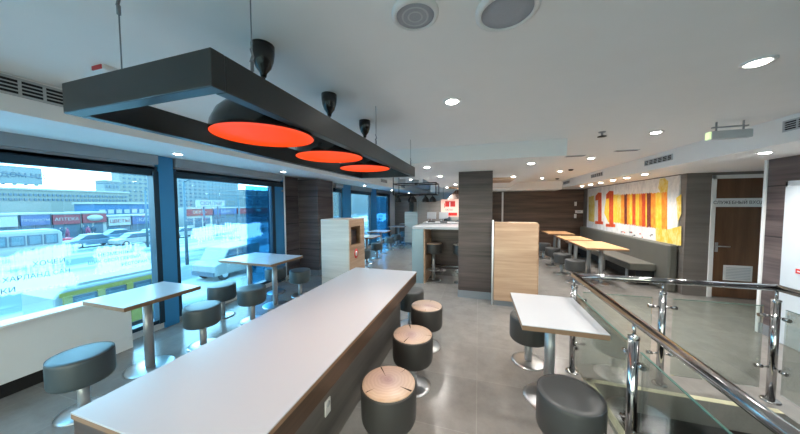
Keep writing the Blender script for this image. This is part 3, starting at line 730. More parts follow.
def log_stool(loc, label, rz, grp, R_=.178, z0=.235, z1=.466, name='log_top_stool'):
    t = thing(name, loc, label, 'stool', grp, rz)
    MB().lathe([(0, z0), (R_*.93, z0), (R_*.97, z0+.015), (R_*.99, z0+.04), (R_, z1-.012), (R_*.985, z1-.002), (R_*.94, z1)], 44).build('seat', M['vinyl2'], t)
    b = MB(); b.lathe([(R_*.945, z1-.02), (R_*.95, z1), (R_*.93, z1+.006), (0, z1+.006)], 44)
    b.mi = 1
    for a, r0, r1, wd in ((.1, .45, .93, .022), (2.6, .3, .9, .014), (4.4, .55, .92, .010), (1.5, .6, .93, .007)):
        d_ = Vector((math.cos(a), math.sin(a), 0)); n_ = Vector((-d_.y, d_.x, 0)); zz = Vector((0, 0, z1+.0066))
        vs = [b.b.verts.new(p) for p in (d_*R_*r0+zz, d_*R_*r1-n_*wd*.35+zz, d_*R_*r1+n_*wd*.35+zz)]; f = b.b.faces.new(vs); f.material_index = 1
    b.build('wood_top', [M['slice'], M['crack']], t)
    MB().tube((0,0,.012), (0,0,z0), .034, 20).build('pole', M['greymetal'], t)
    MB().lathe([(0, 0), (.155, 0), (.155, .006), (.13, .012), (.045, .018), (0, .018)], 32).build('foot_disc', M['steel'], t)
    return t
gl = 'log topped stools along the long table'
l0 = log_stool((-.54, 1.515, 0), 'round stool with a sawn log top, nearest one beside the long table', -.35, gl)
dup(l0, (-.545, 2.165, 0), 'round stool with a sawn log top, middle of the three beside the long table', 1.9)
dup(l0, (-.55, 2.835, 0), 'round stool with a sawn log top, furthest of the three beside the long table', 3.3)
lb = log_stool((-.90, 5.42, 0), 'tall log topped bar stool at the bar counter', -.4, 'bar stools at the counter', .18, .59, .79, 'bar_stool')
MB().lathe([(.12, .22), (.135, .225), (.135, .24), (.12, .245)], 28).build('foot_ring', M['steel'], lb)
MB().box(-.125, .125, -.01, .01, .225, .24).build('foot_ring_spoke', M['steel'], lb)
dup(lb, (-.32, 5.42, 0), 'tall log topped bar stool partly hidden by the dark pillar', 1.4)

# ---------------------------------------------------------------- partitions
t = thing('oak_partition', (.63, 4.44, 0), 'light oak low partition beside the dark pillar', 'partition')
MB().box(-.385, .235, -.13, .07, .085, 1.325).build('front_panel', M['oak'], t, .003)
MB().box(-.30, .29, .07, .20, .085, 1.29).build('rear_panel', M['oak'], t, .003)
MB().box(-.38, .0, -.11, .18, 0, .085).build('plinth', M['base'], t)
MB().tube((-.405, -.11, 0), (-.405, -.11, 1.36), .014).build('post', M['trimw'], t)
MB().tube((.02, -.10, 0), (.02, -.10, .085), .016).build('foot', M['steel'], t)
MB().tube((.22, .12, 0), (.22, .12, .085), .016).build('foot', M['steel'], t)
t = thing('recycling_station', (-2.70, 4.82, 0), 'oak waste station with painted window-lit front and side opening by the dark pier', 'waste station')
MB().box(-.30, .315, -.36, -.33, 0, 1.33).build('front_panel', M['palelitoak'], t, .003)  # window-lit tone is put into this panel's colour
MB().box(-.30, -.27, -.33, .36, 0, 1.33).build('back_panel', M['palelitoak'], t)
b = MB(); b.box(.285, .315, -.33, -.26, 0, 1.33); b.box(.285, .315, .16, .36, 0, 1.33); b.box(.285, .315, -.26, .16, 1.18, 1.33); b.box(.285, .315, -.26, .16, 0, .80)
b.build('side_panel', M['oak'], t)
MB().box(-.27, .285, -.33, .36, 1.30, 1.33).build('top', M['oak'], t)
MB().box(-.27, .285, -.33, .36, .76, .79).build('shelf', M['oak'], t)
MB().box(.20, .22, -.26, .16, .80, 1.10).build('waste_flap', M['darkwood'], t)
MB().box(-.27, .285, .33, .36, 0, 1.30).build('rear_panel', M['oak'], t)
lg = MB().lathe([(0, 0), (.085, 0), (.085, .004), (0, .004)], 32, sx=1.15).build('round_emblem', M['red'], t, loc=(.315, -.05, .62)); lg.rotation_euler = (0, PI/2, 0)
MB().lathe([(0, .004), (.045, .004), (.045, .006), (0, .006)], 24, sx=1.15).build('emblem_centre', M['trimw'], lg)
t = thing('white_screen_partition', (-2.3, 10.35, 0), 'pale low partition beyond the far window tables', 'partition')
MB().box(-.62, .30, -.04, .04, .06, 1.33).build('panel', M['palelitoak'], t, .003); MB().box(-.60, .28, -.03, .03, 0, .06).build('plinth', M['base'], t)

# ---------------------------------------------------------------- bar counter and kitchen
t = thing('bar_counter', (-.6, 5.6, 0), 'white topped bar counter behind the dark pillar', 'counter')
MB().box(-.69, .9, -.46, .35, 1.115, 1.165).build('countertop', M['white'], t, .004)
MB().box(-.70, -.46, -.47, .36, 0, 1.114).build('end_post', plain('blue_steel_panel', (.22, .30, .35), .3, .5), t, .004)
MB().box(-.46, -.43, -.45, .35, 0, 1.114).build('end_post_side', M['oak'], t)
MB().box(-.43, .9, .27, .33, .16, 1.114).build('back_panel', M['darkwood'], t)
MB().box(-.43, .9, .255, .33, 0, .16).build('kick_plate', M['chrome'], t)
MB().tube((-.43, .17, .24), (.9, .17, .24), .018).build('foot_rail', M['steel'], t)
for x in (-.2, .35): MB().tube((x, .17, .24), (x, .27, .24), .012).build('rail_bracket', M['steel'], t)
t = thing('service_counter', (-.75, 7.6, 0), 'white service counter in front of the red menu sign', 'counter')
MB().box(-.75, 1.3, -.3, .3, 0, 1.05).build('counter_body', M['wallw'], t, .004); MB().box(-.78, 1.33, -.33, .33, 1.05, 1.10).build('countertop', M['white'], t, .004)
for x, l in ((-1.3, 'grey till screen on the service counter, nearest the window side'), (-.95, 'grey till screen on the service counter, beside the menu sign')):
    q = thing('till', (x, 7.45, 1.10), l, 'till', 'tills on the service counter')
    MB().box(-.10, .10, -.08, .10, 0, .04).build('till_base', M['ink'], q, .006)
    MB().tube((0, 0, .04), (0, .02, .13), .02).build('till_stem', M['greymetal'], q)
    b = MB(); b.hexa([(-.13,-.02,.11),(.13,-.02,.11),(.13,.01,.10),(-.13,.01,.10),(-.13,.04,.30),(.13,.04,.30),(.13,.07,.29),(-.13,.07,.29)]); b.build('till_screen', M['greymetal'], q, .004)
t = thing('menu_sign', (-.83, 8.0, 1.25), 'pink menu sign with red numeral one above the counter', 'sign')
MB().box(-.27, .27, -.02, .02, 0, .53).build('sign_board', M['redsign'], t, .004)
MB().box(-.14, .16, -.024, -.019, .30, .47).build('red_panel', M['red'], t)
text('1', .26, M['trimw'], t, (.0, -.026, .345), FACE_NY, 'numeral'); text('1', .20, M['red'], t, (-.16, -.023, .33), FACE_NY, 'numeral')
text('МЕНЮ', .07, M['ink'], t, (-.02, -.023, .20), FACE_NY)
MB().box(-.10, .22, -.024, -.019, .03, .12).build('price_band', M['red'], t)
for x in (-.2, .2): MB().tube((x, 0, .5), (x, 0, .905), .005, 8).build('hanger', M['wire'], t)
t = thing('kitchen_hood', (-.66, 8.9, 1.75), 'dark brown extractor hood above the menu sign', 'hood')
b = MB(); b.hexa([(-.35,-.4,0),(.6,-.4,0),(.6,.4,0),(-.35,.4,0),(-.05,-.3,.335),(.5,-.3,.335),(.5,.3,.335),(-.05,.3,.335)]); b.build('hood_canopy', M['brownwall'], t); 
MB().box(-.37, .62, -.42, .42, -.03, 0).build('hood_rim', M['steel'], t); MB().box(.0, .45, -.25, .25, .335, .415).build('hood_duct', M['steel'], t)
t = thing('hanging_pot_rack', (-1.55, 6.6, 1.75), 'black pipe rack with heat lamps hanging above the service area', 'rack')
b = MB(); z = .12
for zz in (.12, .40):
    for y in (-.25, .25): b.tube((-.55, y, zz), (.55, y, zz), .014, 10)
    for x in (-.55, 0, .55): b.tube((x, -.25, zz), (x, .25, zz), .014, 10)
b.build('pipe_grid', M['black'], t)
for x in (-.55, .55):
    for y in (-.25, .25): MB().tube((x, y, .11), (x, y, .61), .011, 8).build('hanger', M['black'], t)
for x, y in ((-.42, -.25), (-.22, .25), (-.02, -.25), (.18, .25), (.30, -.25), (.47, -.25)):
    MB().lathe([(.085, -.07), (.08, .0), (.035, .06), (.012, .07), (.012, .12), (0, .12)], 18, (x, y)).build('heat_lamp', M['black'], t)
for x, y in ((-.36, -.1), (-.05, .1), (.28, -.05)):
    MB().lathe([(0, .414), (.09, .414), (.10, .43), (.10, .52), (.095, .52), (.09, .44), (0, .43)], 20, (x, y)).build('steel_pot', M['steel'], t)
t = thing('kitchen_cabinet', (-1.5, 9.2, 0), 'tall grey brown kitchen cabinet behind the heat lamp rack', 'cabinet')
MB().box(-.55, .35, -.3, .3, .08, 1.75).build('cabinet_body', M['greybrown'], t, .004); MB().box(-.53, .33, -.27, .27, 0, .08).build('plinth', M['base'], t)
for x in (-.54, -.09):
    dd = MB().box(x, x+.43, -.32, -.30, .1, 1.73).build('door', M['greybrown'], t, .003); MB().tube((x+.38, -.34, .9), (x+.38, -.34, 1.1), .008, 8).build('handle', M['steel'], dd)
t = thing('steel_oven_unit', (-.4, 9.3, 0), 'stainless kitchen oven unit under the brown hood', 'oven')
MB().box(-.5, .6, -.3, .3, .08, 1.2).build('oven_body', M['steel'], t, .004); MB().box(-.35, .45, -.31, -.3, .55, 1.05).build('oven_door', M['ink'], t); MB().tube((-.3, -.34, 1.08), (.4, -.34, 1.08), .012).build('handle', M['chrome'], t)
for x in (-.45, .55): MB().box(x-.03, x+.03, -.25, .25, 0, .08).build('foot', M['black'], t)
t = thing('ceiling_wood_panel', (.36, 6.2, 2.125), 'small light wood panel under the dropped slab behind the pillar', 'ceiling panel')
MB().box(-.30, .35, -.45, .45, 0, .039).build('panel', M['oak'], t)
t = thing('ceiling_wood_panel', (-.55, 8.34, 2.12), 'light wood ceiling panel above the kitchen hood', 'ceiling panel')
MB().box(-.35, .35, -.26, .26, 0, .044).build('panel', M['oak'], t)

# ---------------------------------------------------------------- bench
t = thing('wall_bench', (3.1, 7.6, 0), 'long olive grey upholstered bench below the mural', 'bench')
MB().box(-.24, .19, -1.46, 2.5, .30, .44).build('seat', M['bench'], t, .02, 3)
MB().box(.19, .322, -1.78, 2.5, 0, .865).build('backrest', M['bench'], t, .035, 3)
MB().box(-.10, .19, -1.40, 2.5, .10, .30).build('base', M['pit'], t)
for y in (-1.2, -.2, .8, 1.8): MB().tube((-.16, y, 0), (-.16, y, .30), .022).build('leg', M['greymetal'], t)
for y in (-1.3, 2.3): MB().box(-.05, .15, y-.03, y+.03, 0, .10).build('foot', M['black'], t)

# ---------------------------------------------------------------- stairwell and railing
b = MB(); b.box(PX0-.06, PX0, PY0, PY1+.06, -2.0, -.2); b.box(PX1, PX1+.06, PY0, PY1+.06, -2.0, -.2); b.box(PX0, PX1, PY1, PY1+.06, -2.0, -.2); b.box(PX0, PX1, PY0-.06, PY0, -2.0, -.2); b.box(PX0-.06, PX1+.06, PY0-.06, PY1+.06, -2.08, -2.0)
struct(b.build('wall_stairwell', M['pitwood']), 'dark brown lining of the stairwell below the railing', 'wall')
b = MB(); b.box(PX0-.05, PX0-.001, PY0, PY1+.05, -.001, .004); b.box(PX0-.05, PX1, PY1+.001, PY1+.05, -.001, .004)
struct(b.build('trim_12', M['nosing']), 'pale yellow warning strip around the stairwell edge', 'trim')
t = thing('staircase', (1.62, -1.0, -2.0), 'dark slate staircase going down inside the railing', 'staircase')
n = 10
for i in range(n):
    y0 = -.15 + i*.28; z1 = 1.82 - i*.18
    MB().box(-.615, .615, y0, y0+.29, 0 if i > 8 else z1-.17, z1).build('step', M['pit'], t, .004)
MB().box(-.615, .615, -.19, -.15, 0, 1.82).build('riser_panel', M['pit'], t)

RX, RY, RX2, RZ, PT = .872, 2.78, 2.28, .93, .82
t = thing('stair_railing', (RX, RY, 0), 'chrome and glass railing around the stairwell', 'railing')
P = lambda x, y, z: (x-RX, y-RY, z)
hr = MB(); hr.path([P(RX, -1.0, RZ), P(RX, RY, RZ), P(RX2, RY+.03, RZ), P(RX2, -1.0, RZ)], .026, 20); hr.build('handrail', M['chrome'], t)
def rpost(x, y, dirs):
    p_ = MB().tube(P(x, y, .008), P(x, y, PT), .025, 20).build('post', M['chrome'], t)
    MB().lathe([(0, 0), (.055, 0), (.055, .006), (.05, .012), (.026, .014), (0, .014)], 28, (x-RX, y-RY)).build('base_flange', M['chrome'], p_)
    MB().lathe([(.02, PT-.001), (.0285, PT), (.0285, PT+.012), (.012, PT+.018), (.009, PT+.02)], 20, (x-RX, y-RY)).build('post_cap', M['chrome'], p_)
    MB().tube(P(x, y, PT), P(x, y, RZ-.015), .009, 10).build('support_pin', M['chrome'], p_)
    for z in (.28, .70):
        for dx, dy in dirs:
            b = MB(); b.tube(P(x, y, z), P(x+dx*.085, y+dy*.085, z), .008, 10); b.tube(P(x+dx*.062, y+dy*.062, z-.0), P(x+dx*.10, y+dy*.10, z), .015, 12)
            b.build('glass_clamp', M['chrome'], p_)
rpost(RX, RY, [(0, -1), (1, 0)]); rpost(RX, 1.80, [(0, -1), (0, 1)]); rpost(RX, .75, [(0, 1), (0, -1)]); rpost(RX, -.4, [(0, 1)])
rpost(1.55, RY+.015, [(-1, 0), (1, 0)]); rpost(RX2, RY+.03, [(-1, 0), (0, -1)]); rpost(RX2, 1.7, [(0, 1), (0, -1)]); rpost(RX2, .5, [(0, 1), (0, -1)])
def gpanel(a, c):
    a = Vector(a); c = Vector(c); d_ = (c-a).normalized(); n_ = Vector((-d_.y, d_.x, 0))*.005
    a = a + d_*.075; c = c - d_*.075
    b = MB(); b.mi = 0
    p = [a-n_, c-n_, c+n_, a+n_]
    b.hexa([P(v.x, v.y, .10) for v in p] + [P(v.x, v.y, .775) for v in p])
    g_ = b.build('glass_panel', M['grail'], t)
    MB().hexa([P(v.x, v.y, .775) for v in p] + [P(v.x, v.y, .779) for v in p]).build('glass_edge', M['gedge'], g_)
gpanel((RX, 1.80, 0), (RX, RY, 0)); gpanel((RX, .75, 0), (RX, 1.80, 0)); gpanel((RX, -.4, 0), (RX, .75, 0))
gpanel((RX, RY, 0), (1.55, RY+.015, 0)); gpanel((1.55, RY+.015, 0), (RX2, RY+.03, 0)); gpanel((RX2, RY+.03, 0), (RX2, 1.7, 0)); gpanel((RX2, 1.7, 0), (RX2, .5, 0))

# ---------------------------------------------------------------- window lettering films
def decal(y0, y1, z0, z1, m, label, lines, wob=.05, seed=1):
    rnd = random.Random(seed)
    t = thing('window_film_lettering', (-4.005, (y0+y1)/2, (z0+z1)/2), label, 'window decal')
    w, h_ = (y1-y0)/2, (z1-z0)/2
    MB().box(0, .0006, -w, w, -h_, h_).build('frosted_film', m, t)
    for s_, yy, zz, sz in lines:
        text(s_, sz, M['decalink'], t, (.0016, yy-(y0+y1)/2, zz-(z0+z1)/2), FACE_PX, 'lettering', .0004, 'LEFT', .9)
    return t
decal(.30, 1.66, .74, 1.24, M['film'], 'frosted white lettering film on the near window above the radiator', [('ХОЧЕИ', 1.30, 1.06, .066), ('ХАРЛАНД САН', 1.135, .952, .060), ('КИ', 1.12, .855, .066)], seed=3)
decal(1.66, 2.235, .80, 1.22, M['film'], 'frosted white lettering film on the near window beside the metal post', [('НЕЗМЕННЫЙ', 1.74, 1.062, .054), ('ЩИК СВОЙ ПЕРВЫЙ', 1.66, .992, .050), ('РЕСТОРАН', 1.93, .918, .050)], seed=5)
decal(2.60, 4.15, .95, 1.34, M['film2'], 'frosted white streaked lettering film on the window by the paired tables', [('НЕИЗМЕННО', 3.05, 1.14, .06), ('ВКУСНО', 3.3, 1.05, .06)], seed=8)
decal(7.62, 9.14, .95, 1.25, M['film2'], 'frosted lettering film on the window by the far tables', [('ВКУСНО', 8.2, 1.1, .07)], seed=9)
decal(9.80, 11.15, .85, 1.3, M['film2'], 'frosted lettering film on the furthest street window', [('СЕКРЕТ', 10.2, 1.15, .09), ('ВКУСА', 10.2, 1.0, .09)], seed=11)

for y0, y1, l in ((3.66, 4.21, 'blue tinted film on the second street window beside the wood pier'), (9.80, 11.18, 'blue tinted film on the furthest street window')):
    t = thing('blue_window_film', (-4.0, (y0+y1)/2, 1.05), l, 'window film')
    MB().box(-.0115, -.0105, -(y1-y0)/2, (y1-y0)/2, -.90, .92).build('film_sheet', M['bluefilm'], t)
# ---------------------------------------------------------------- the street outside
GZ = -3.0
b = MB(); b.box(-220, -4.3, -90, 260, GZ-.5, GZ); b.box(-4.3, 60, -90, YB-.4, GZ-.5, GZ); struct(b.build('ground_street', M['snow']), 'snowy street and car park outside the windows', 'ground')
b = MB(); b.box(-4.3, -4.16, -8, 30, GZ, 0); b.box(-4.3, -4.16, -8, 30, 2.4, 5); struct(b.build('wall_facade', M['oA']), 'outer face of the restaurant building below the windows', 'wall')

def building(name, X, px0, px1, ytop, m, label, rows, cols, depth=4, win=(.6, .62), winm='oW', z0=GZ, margin=.04, zlow=None, cat='building'):
    y0, zt = ox(px0, ytop, X); y1, _ = ox(px1, ytop, X)
    t = thing(name, (X, (y0+y1)/2, z0), label, cat); w = (y1-y0)/2; h_ = zt-z0
    MB().box(-depth, 0, -w, w, 0, h_).build('walls', m, t)
    MB().box(-depth-.2, .2, -w-.2, w+.2, h_, h_+.35).build('roof_edge', M['oWh'], t)
    if rows:
        za = (zlow-z0) if zlow is not None else h_*.1
        dy = 2*w*(1-2*margin)/cols; dz = (h_*.94-za)/rows; proto = None
        for r in range(rows):
            for c in range(cols):
                y = -w*(1-2*margin)+dy*(c+.5); zz = za+dz*(r+.5)
                if proto is None:
                    proto = MB().box(-.05, .12, -dy*win[0]/2, dy*win[0]/2, -dz*win[1]/2, dz*win[1]/2).build('window', M[winm], t, loc=(0, y, zz)); 
                else:
                    q = proto.copy(); COL.objects.link(q); q.parent = t; q.location = (0, y, zz)
    return t
B1 = building('long_office_building', -80, -30, 128, 188, M['oB'], 'long low pale office building with two window rows', 2, 36, 12, (.62, .5), zlow=2.6, margin=.01)
building('tower_block', -105, 119, 158, 168, M['oB'], 'tall cream apartment tower left of the metal post', 8, 7, 4, (.42, .42), zlow=1.8)
building('stepped_block', -100, 104, 119.5, 181, M['oA'], 'smaller pale block stepping up to the tall tower', 4, 4, 4, (.5, .45), zlow=1.8)
building('apartment_block', -110, 176, 207, 176, M['oA'], 'pale apartment block right of the metal post', 7, 6, 4, (.42, .42), zlow=1.5)
building('glazed_office', -120, 207, 238, 179, M['oD'], 'blue glazed office block in the second window', 7, 9, 4, (.8, .6), 'oA', zlow=1.8)
building('distant_block', -130, 243, 300, 190, M['oA'], 'distant pale block beside the glazed office', 4, 9, 4, (.5, .5), zlow=1.5)
building('distant_block', -60, 330, 352, 180, M['oB'], 'pale block seen through the far windows', 7, 8, 4, (.5, .5), zlow=0.)
building('distant_block', -66, 352, 392, 188, M['oD'], 'blue grey block seen through the furthest window', 6, 10, 4, (.6, .5), 'oA', zlow=0.)
building('blue_market_hall', -66, 94, 160, 204, M['oC'], 'long blue market hall below the cream tower', 1, 8, 6, (.7, .35), 'oWh', zlow=-.4)
# roof sign on the long building
ya, za = ox(0, 184, -80); yb_, zb = ox(42, 174, -80)
t = thing('rooftop_sign', (-80, (ya+yb_)/2, za-.05), 'large pale rooftop sign on the long office building', 'sign')
w = (yb_-ya)/2; MB().box(-.3, 0, -w, w, .2, 3.4).build('sign_board', M['oA'], t)
for k in range(4): MB().box(-1.2, -.3, -w+.5+k*(2*w-1)/3-.1, -w+.5+k*(2*w-1)/3+.1, 0, 2.4).build('strut', M['oK'], t)
text('ДОМ НД', 1.15, M['oK'], t, (.05, .2, 1.8), FACE_PX, depth=.03)
# shop row
shops = [(18, 50, 215, 'oBl', 'oG', 'ПРОДУКТЫ', 'kiosk shop with a blue sign board'), (50.4, 80, 214.5, 'oR', 'oG', 'АПТЕКА', 'kiosk shop with a dark red sign board'),
         (80.4, 106, 213.5, 'oR', 'oWh', '', 'kiosk shop with a red sign and white oval'), (106.4, 130, 217, 'oWh', 'oG', 'ЦВЕТЫ', 'kiosk shop with a pale sign beside the white oval shop'),
         (130.4, 160, 216, 'oBl', 'oG', 'КАФЕ', 'kiosk shop nearest the metal post'), (184, 212, 209, 'oR', 'oWh', 'ОБУВЬ', 'shop with a red fascia in the second window'),
         (212.4, 236, 208.5, 'oBl', 'oG', 'БАНК', 'shop with a blue fascia in the second window'), (236.4, 275, 208, 'oR', 'oG', '', 'shop with a long red fascia behind the paired tables'), (-8, 17.6, 216, 'oWh', 'oG', '', 'pale kiosk at the very end of the shop row')]
for a, c, yt, sg, fr, tx, lb_ in shops:
    X = -58; y0, zt = ox(a, yt, X); y1, _ = ox(c, yt, X); w = (y1-y0)/2; h_ = zt-GZ
    t = thing('kiosk_shop', (X, (y0+y1)/2, GZ), lb_, 'shop', 'shops along the street')
    MB().box(-4, 0, -w, w, 0, h_).build('walls', M[fr], t)
    MB().box(-4.2, .2, -w, w, h_, h_+.25).build('snowy_roof', M['oWh'], t)
    s_ = MB().box(0, .3, -w+.1, w-.1, h_-1.45, h_-.1).build('sign_board', M[sg], t)
    if tx: text(tx, min(.9, 2*w*.85/(len(tx)*.68)), M['oWh'] if sg != 'oWh' else M['oR'], s_, (.31, 0, h_-.75), FACE_PX, depth=.02)
    elif sg == 'oR':
        e_ = MB().lathe([(0, 0), (.5, 0), (.5, .06), (0, .06)], 24, sy=1.8).build('oval_emblem', M['oWh'], s_, loc=(.3, 0, h_-.72)); e_.rotation_euler = (0, PI/2, 0)
    k = max(2, int(w*2/1.6))
    for i in range(k):
        y = -w+.2+(2*w-.4)*i/k; wd = (2*w-.4)/k*.8
        if i == k//2: MB().box(0, .06, y, y+wd, .05, 2.1).build('door', M['oK'], t)
        else: MB().box(0, .06, y, y+wd, .7, 2.1).build('window', M['oW'], t)
# billboard
X = -50; y0, zt = ox(196, 200, X); y1, zb = ox(224, 206.5, X)
t = thing('street_billboard', (X, (y0+y1)/2, GZ), 'white street billboard with dark letters in the second window', 'billboard'); w = (y1-y0)/2
bd = MB().box(-.2, .2, -w, w, zb-GZ, zt-GZ).build('board', M['oWh'], t); text('СКИДКИ', 1.0, M['oK'], bd, (.21, 0, (zt+zb)/2-GZ), FACE_PX, depth=.02)
for y in (-w*.5, w*.5): MB().tube((0, y, 0), (0, y, zb-GZ), .15, 8).build('post', M['oK'], t)
# street lamps, poles and overhead cable
for px, X, ht, l in ((185, -22, 6.5, 'grey street lamp post in the second window'), (239, -30, 5.5, 'thin street pole beside the paired tables'), (146, -36, 6.5, 'thin street lamp post before the cream tower')):
    Y, _ = ox(px, 210, X); t = thing('street_lamp', (X, Y, GZ), l, 'street lamp')
    MB().tube((0,0,0), (0,0,ht), .12, 10, .07).build('pole', M['oG'], t); MB().tube((0,0,ht), (.9,0,ht+.25), .05, 8).build('arm', M['oG'], t); MB().box(.8, 1.4, -.12, .12, ht+.18, ht+.3).build('lamp_head', M['oWh'], t)
ya, za = ox(-30, 168, -35); yb_, zb = ox(160, 183, -35)
b = MB(); pts = [(0, (yb_-ya)*k/12, (zb-za)*k/12-.5*math.sin(PI*k/12)) for k in range(13)]
b.path(pts, .035, 6); o = b.build('overhead_cable', M['oK'], loc=(-35, ya, za)); tag(o, 'thin overhead cable crossing the sky in the near window', 'cable')

# vehicles
def wheel(par, x, y, r=.32, w=.22):
    o = MB().lathe([(0, -w/2), (r*.6, -w/2), (r*.95, -w/2), (r, -w*.3), (r, w*.3), (r*.95, w/2), (r*.6, w/2), (0, w/2)], 20).build('wheel', M['tyre'], par, loc=(x, y, r)); o.rotation_euler = (0, PI/2, 0)
    MB().lathe([(0, w/2), (r*.55, w/2), (r*.5, w/2+.01), (0, w/2+.01)], 14).build('hubcap', M['greymetal'], o)
def car(X, Y, m, label, grp='parked cars in the street', L_=4.2, snowy=True, body='car'):
    t = thing(body, (X, Y, GZ), label, 'car', grp)     # length along Y, seen from +X
    f = lambda u, v, d_: (d_, u, v); l = L_/2
    MB().prism([(-l, .3), (-l, .75), (-l*.9, .86), (-l*.45, .92), (l*.5, .92), (l*.92, .85), (l, .7), (l, .3)], f, -.85, .85).build('car_body', m, t, .06)
    MB().prism([(-l*.62, .92), (-l*.30, 1.40), (l*.30, 1.42), (l*.62, .92)], f, -.74, .74).build('cabin_windows', M['oW'], t, .05)
    MB().prism([(-l*.36, 1.38), (-l*.28, 1.46), (l*.28, 1.48), (l*.36, 1.38)], f, -.76, .76).build('roof', M['oWh'] if snowy else m, t, .04)
    for y in (-l*.62, l*.62):
        for x in (-.74, .74): wheel(t, x, y)
    return t
def gp(px, py):     # ground point under a pixel of the photograph
    d = ray(px, py); k = (GZ-H)/d[2]; return d[0]*k, d[1]*k
for px, py, m, l in ((46, 247, 'carr', 'red car with a snowy roof behind the white bus tail'), (92, 246.5, 'card', 'dark snow covered car parked at the middle of the near window'),
                     (136, 244.5, 'carw', 'white car parked between the dark snowy car and the metal post'), (118, 239.8, 'card', 'dark car in the second parked row by the kiosks'), (152, 239.3, 'carw', 'white car in the second parked row by the kiosks'),
                     (184, 237.2, 'carw', 'white car parked beside the street lamp post'), (219, 234.6, 'carr', 'red car parked in the second window'), (252, 232.6, 'carw', 'white car parked behind the paired tables')):
    x, y = gp(px, py); car(x, y, M[m], l)
def busv(X, Y, L_, hh, m, stripe_m, label, name, nwin, ww=1.2, cat='bus', stripes=((.75, 1.0),)):
    t = thing(name, (X, Y, GZ), label, cat); l = L_/2; f = lambda u, v, d_: (d_, u, v)
    MB().prism([(-l, .35), (-l, hh-.25), (-l+.2, hh), (l-.2, hh), (l, hh-.3), (l, .35)], f, -ww, ww).build('bus_body', m, t, .08)
    for za, zb in stripes: MB().box(-ww-.01, ww+.01, -l+.1, l-.1, za, zb).build('stripe', stripe_m, t)
    dy = (L_-.5)/nwin
    for i in range(nwin):
        y = -l+.25+dy*i
        fr = MB().box(ww-.02, ww+.05, y+.06, y+dy-.06, hh*.48, hh*.86).build('window', M['oK'], t); MB().box(ww+.05, ww+.07, y+.16, y+dy-.16, hh*.52, hh*.82).build('pane', M['oD'], fr)
    MB().box(-ww+.1, ww-.1, -l+.3, l-.3, hh, hh+.08).build('snow_layer', M['oWh'], t)
    for y in (-l*.62, l*.62):
        for x in (-ww+.1, ww-.1): wheel(t, x, y, .42, .26)
    return t
x, y = gp(26, 251); busv(-40, ox(56, 240, -40)[0]-4.5, 9.0, 2.4, M['carw'], M['oWh'], 'white bus with a long dark window strip in the street', 'street_bus', 9)
yy0 = ox(36, 290, -13)[0]; yy1 = ox(166, 275, -13)[0]
busv(-13, (yy0+yy1)/2, yy1-yy0, 2.1, M['carw'], M['oY'], 'white minibus with yellow stripes and dark framed windows below the near window', 'striped_minibus', 4, .95, stripes=((.40, 1.0), (1.84, 1.98)))
mb_ = [o for o in bpy.data.objects if o.name.startswith('striped_minibus')][0]
for k in range(5):
    y = -(yy1-yy0)/2+.25+(yy1-yy0-.5)/4*k
    MB().box(.90, 1.02, y-.09, y+.09, 1.0, 1.86).build('window_pillar', M['oY'], mb_)
# white van seen behind the table in the second window
x, y = -16, (ox(203, 265, -16)[0]+ox(250, 265, -16)[0])/2
t = thing('white_van', (x, y, GZ), 'white van parked below the second window', 'van'); f = lambda u, v, d_: (d_, u, v); l = (ox(250, 265, -16)[0]-ox(203, 265, -16)[0])/2
MB().prism([(-l, .35), (-l, 1.0), (-l*.72, 1.15), (-l*.45, 1.95), (l-.1, 2.05), (l, 1.9), (l, .35)], f, -.95, .95).build('van_body', M['carw'], t, .06)
MB().prism([(-l*.66, 1.15), (-l*.44, 1.82), (-l*.12, 1.85), (-l*.12, 1.15)], f, -.97, .97).build('cab_window', M['oW'], t)
MB().prism([(-l*.04, 1.2), (-l*.04, 1.85), (l*.45, 1.85), (l*.45, 1.2)], f, -.965, .965).build('side_window', M['oW'], t)
for yy in (-l*.6, l*.6):
    for xx in (-.82, .82): wheel(t, xx, yy, .36)
MB().box(-.9, .9, -l-.06, -l+.05, .35, .6).build('bumper', M['oK'], t)
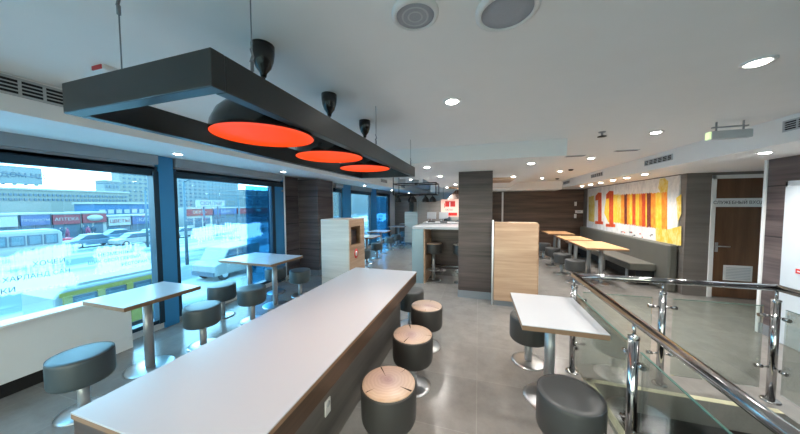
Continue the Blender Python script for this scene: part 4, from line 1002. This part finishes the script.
# pedestrians
def person(X, Y, m, label, stride, rz):
    t = thing('person', (X, Y, GZ), label, 'person', 'pedestrians by the shops', rz)
    J = [(0,0,.92,.15),(0,0,1.2,.17),(0,0,1.42,.13),(0,0,1.54,.06),(0,0,1.64,.10),(0,0,1.74,.085),
         (-.10,stride*.1,.86,.11),(-.11,stride*.16,.48,.075),(-.11,stride*.05,.09,.055),(-.11,stride*.05-.13,.05,.05),
         (.10,-stride*.1,.86,.11),(.11,-stride*.10,.48,.075),(.11,-stride*.3,.09,.055),(.11,-stride*.3-.13,.05,.05),
         (-.22,0,1.38,.075),(-.28,.02,1.12,.06),(-.26,-.1,.88,.045),(.22,0,1.38,.075),(.28,.02,1.12,.06),(.26,-.1,.88,.045)]
    E = [(0,1),(1,2),(2,3),(3,4),(4,5),(0,6),(6,7),(7,8),(8,9),(0,10),(10,11),(11,12),(12,13),(2,14),(14,15),(15,16),(2,17),(17,18),(18,19)]
    me = bpy.data.meshes.new('body'); me.from_pydata([j[:3] for j in J], E, []); me.materials.append(m)
    o = bpy.data.objects.new('body', me); COL.objects.link(o); o.parent = t
    o.modifiers.new('Skin', 'SKIN'); 
    sv = me.skin_vertices[0].data if me.skin_vertices else None
    if sv is None:
        bm = bmesh.new(); bm.from_mesh(me); bm.verts.layers.skin.verify(); bm.to_mesh(me); bm.free(); sv = me.skin_vertices[0].data
    for i, j in enumerate(J): sv[i].radius = (j[3], j[3]); sv[i].use_root = (i == 0)
    o.modifiers.new('Sub', 'SUBSURF').levels = 1; o.modifiers['Sub'].render_levels = 1
    MB().ball((0, -.09, 1.665), .062, 12, 1.25).build('face', M['skin'], t)
    MB().lathe([(0, 1.83), (.075, 1.815), (.115, 1.74), (.118, 1.70), (.10, 1.69)], 14).build('hat', M['oK'], t)
for px, py, m, l, s_, rz in ((62, 240.3, 'coat1', 'person in a dark coat walking by the red signed kiosk', 1, .3), (68, 240, 'coat2', 'person in a maroon coat beside the dark coated walker', -1, -.4),
                             (84, 237, 'coat1', 'person in a dark coat standing under the white oval sign', .3, 1.2), (88.5, 237.5, 'coat2', 'person in a maroon coat near the white oval sign', 1, 2.), (94, 236.5, 'coat1', 'person in dark clothes past the white oval shop', -1, .8)):
    x, y = gp(px, py); person(x, y, M[m], l, s_, rz)

# ---------------------------------------------------------------- light
w = bpy.data.worlds.new('sky'); scn.world = w; w.use_nodes = True
nt = w.node_tree; bg = nt.nodes['Background']
tc = nt.nodes.new('ShaderNodeTexCoord'); sx_ = nt.nodes.new('ShaderNodeSeparateXYZ'); cr = nt.nodes.new('ShaderNodeValToRGB')
nt.links.new(tc.outputs['Generated'], sx_.inputs[0]); nt.links.new(sx_.outputs['Z'], cr.inputs[0])
cr.color_ramp.elements[0].position = 0; cr.color_ramp.elements[0].color = (.56, .87, 1, 1)
cr.color_ramp.elements[1].position = .6; cr.color_ramp.elements[1].color = (.29, .71, 1, 1)
nt.links.new(cr.outputs[0], bg.inputs[0]); bg.inputs[1].default_value = 5.4
scn.cycles.use_denoising = True
scn.cycles.max_bounces = 10; scn.cycles.transparent_max_bounces = 16; scn.cycles.sample_clamp_indirect = 20
vs = scn.view_settings
vs.view_transform = 'Standard'; vs.look = 'None'; vs.exposure = 1.16; vs.gamma = 1; vs.use_curve_mapping = False
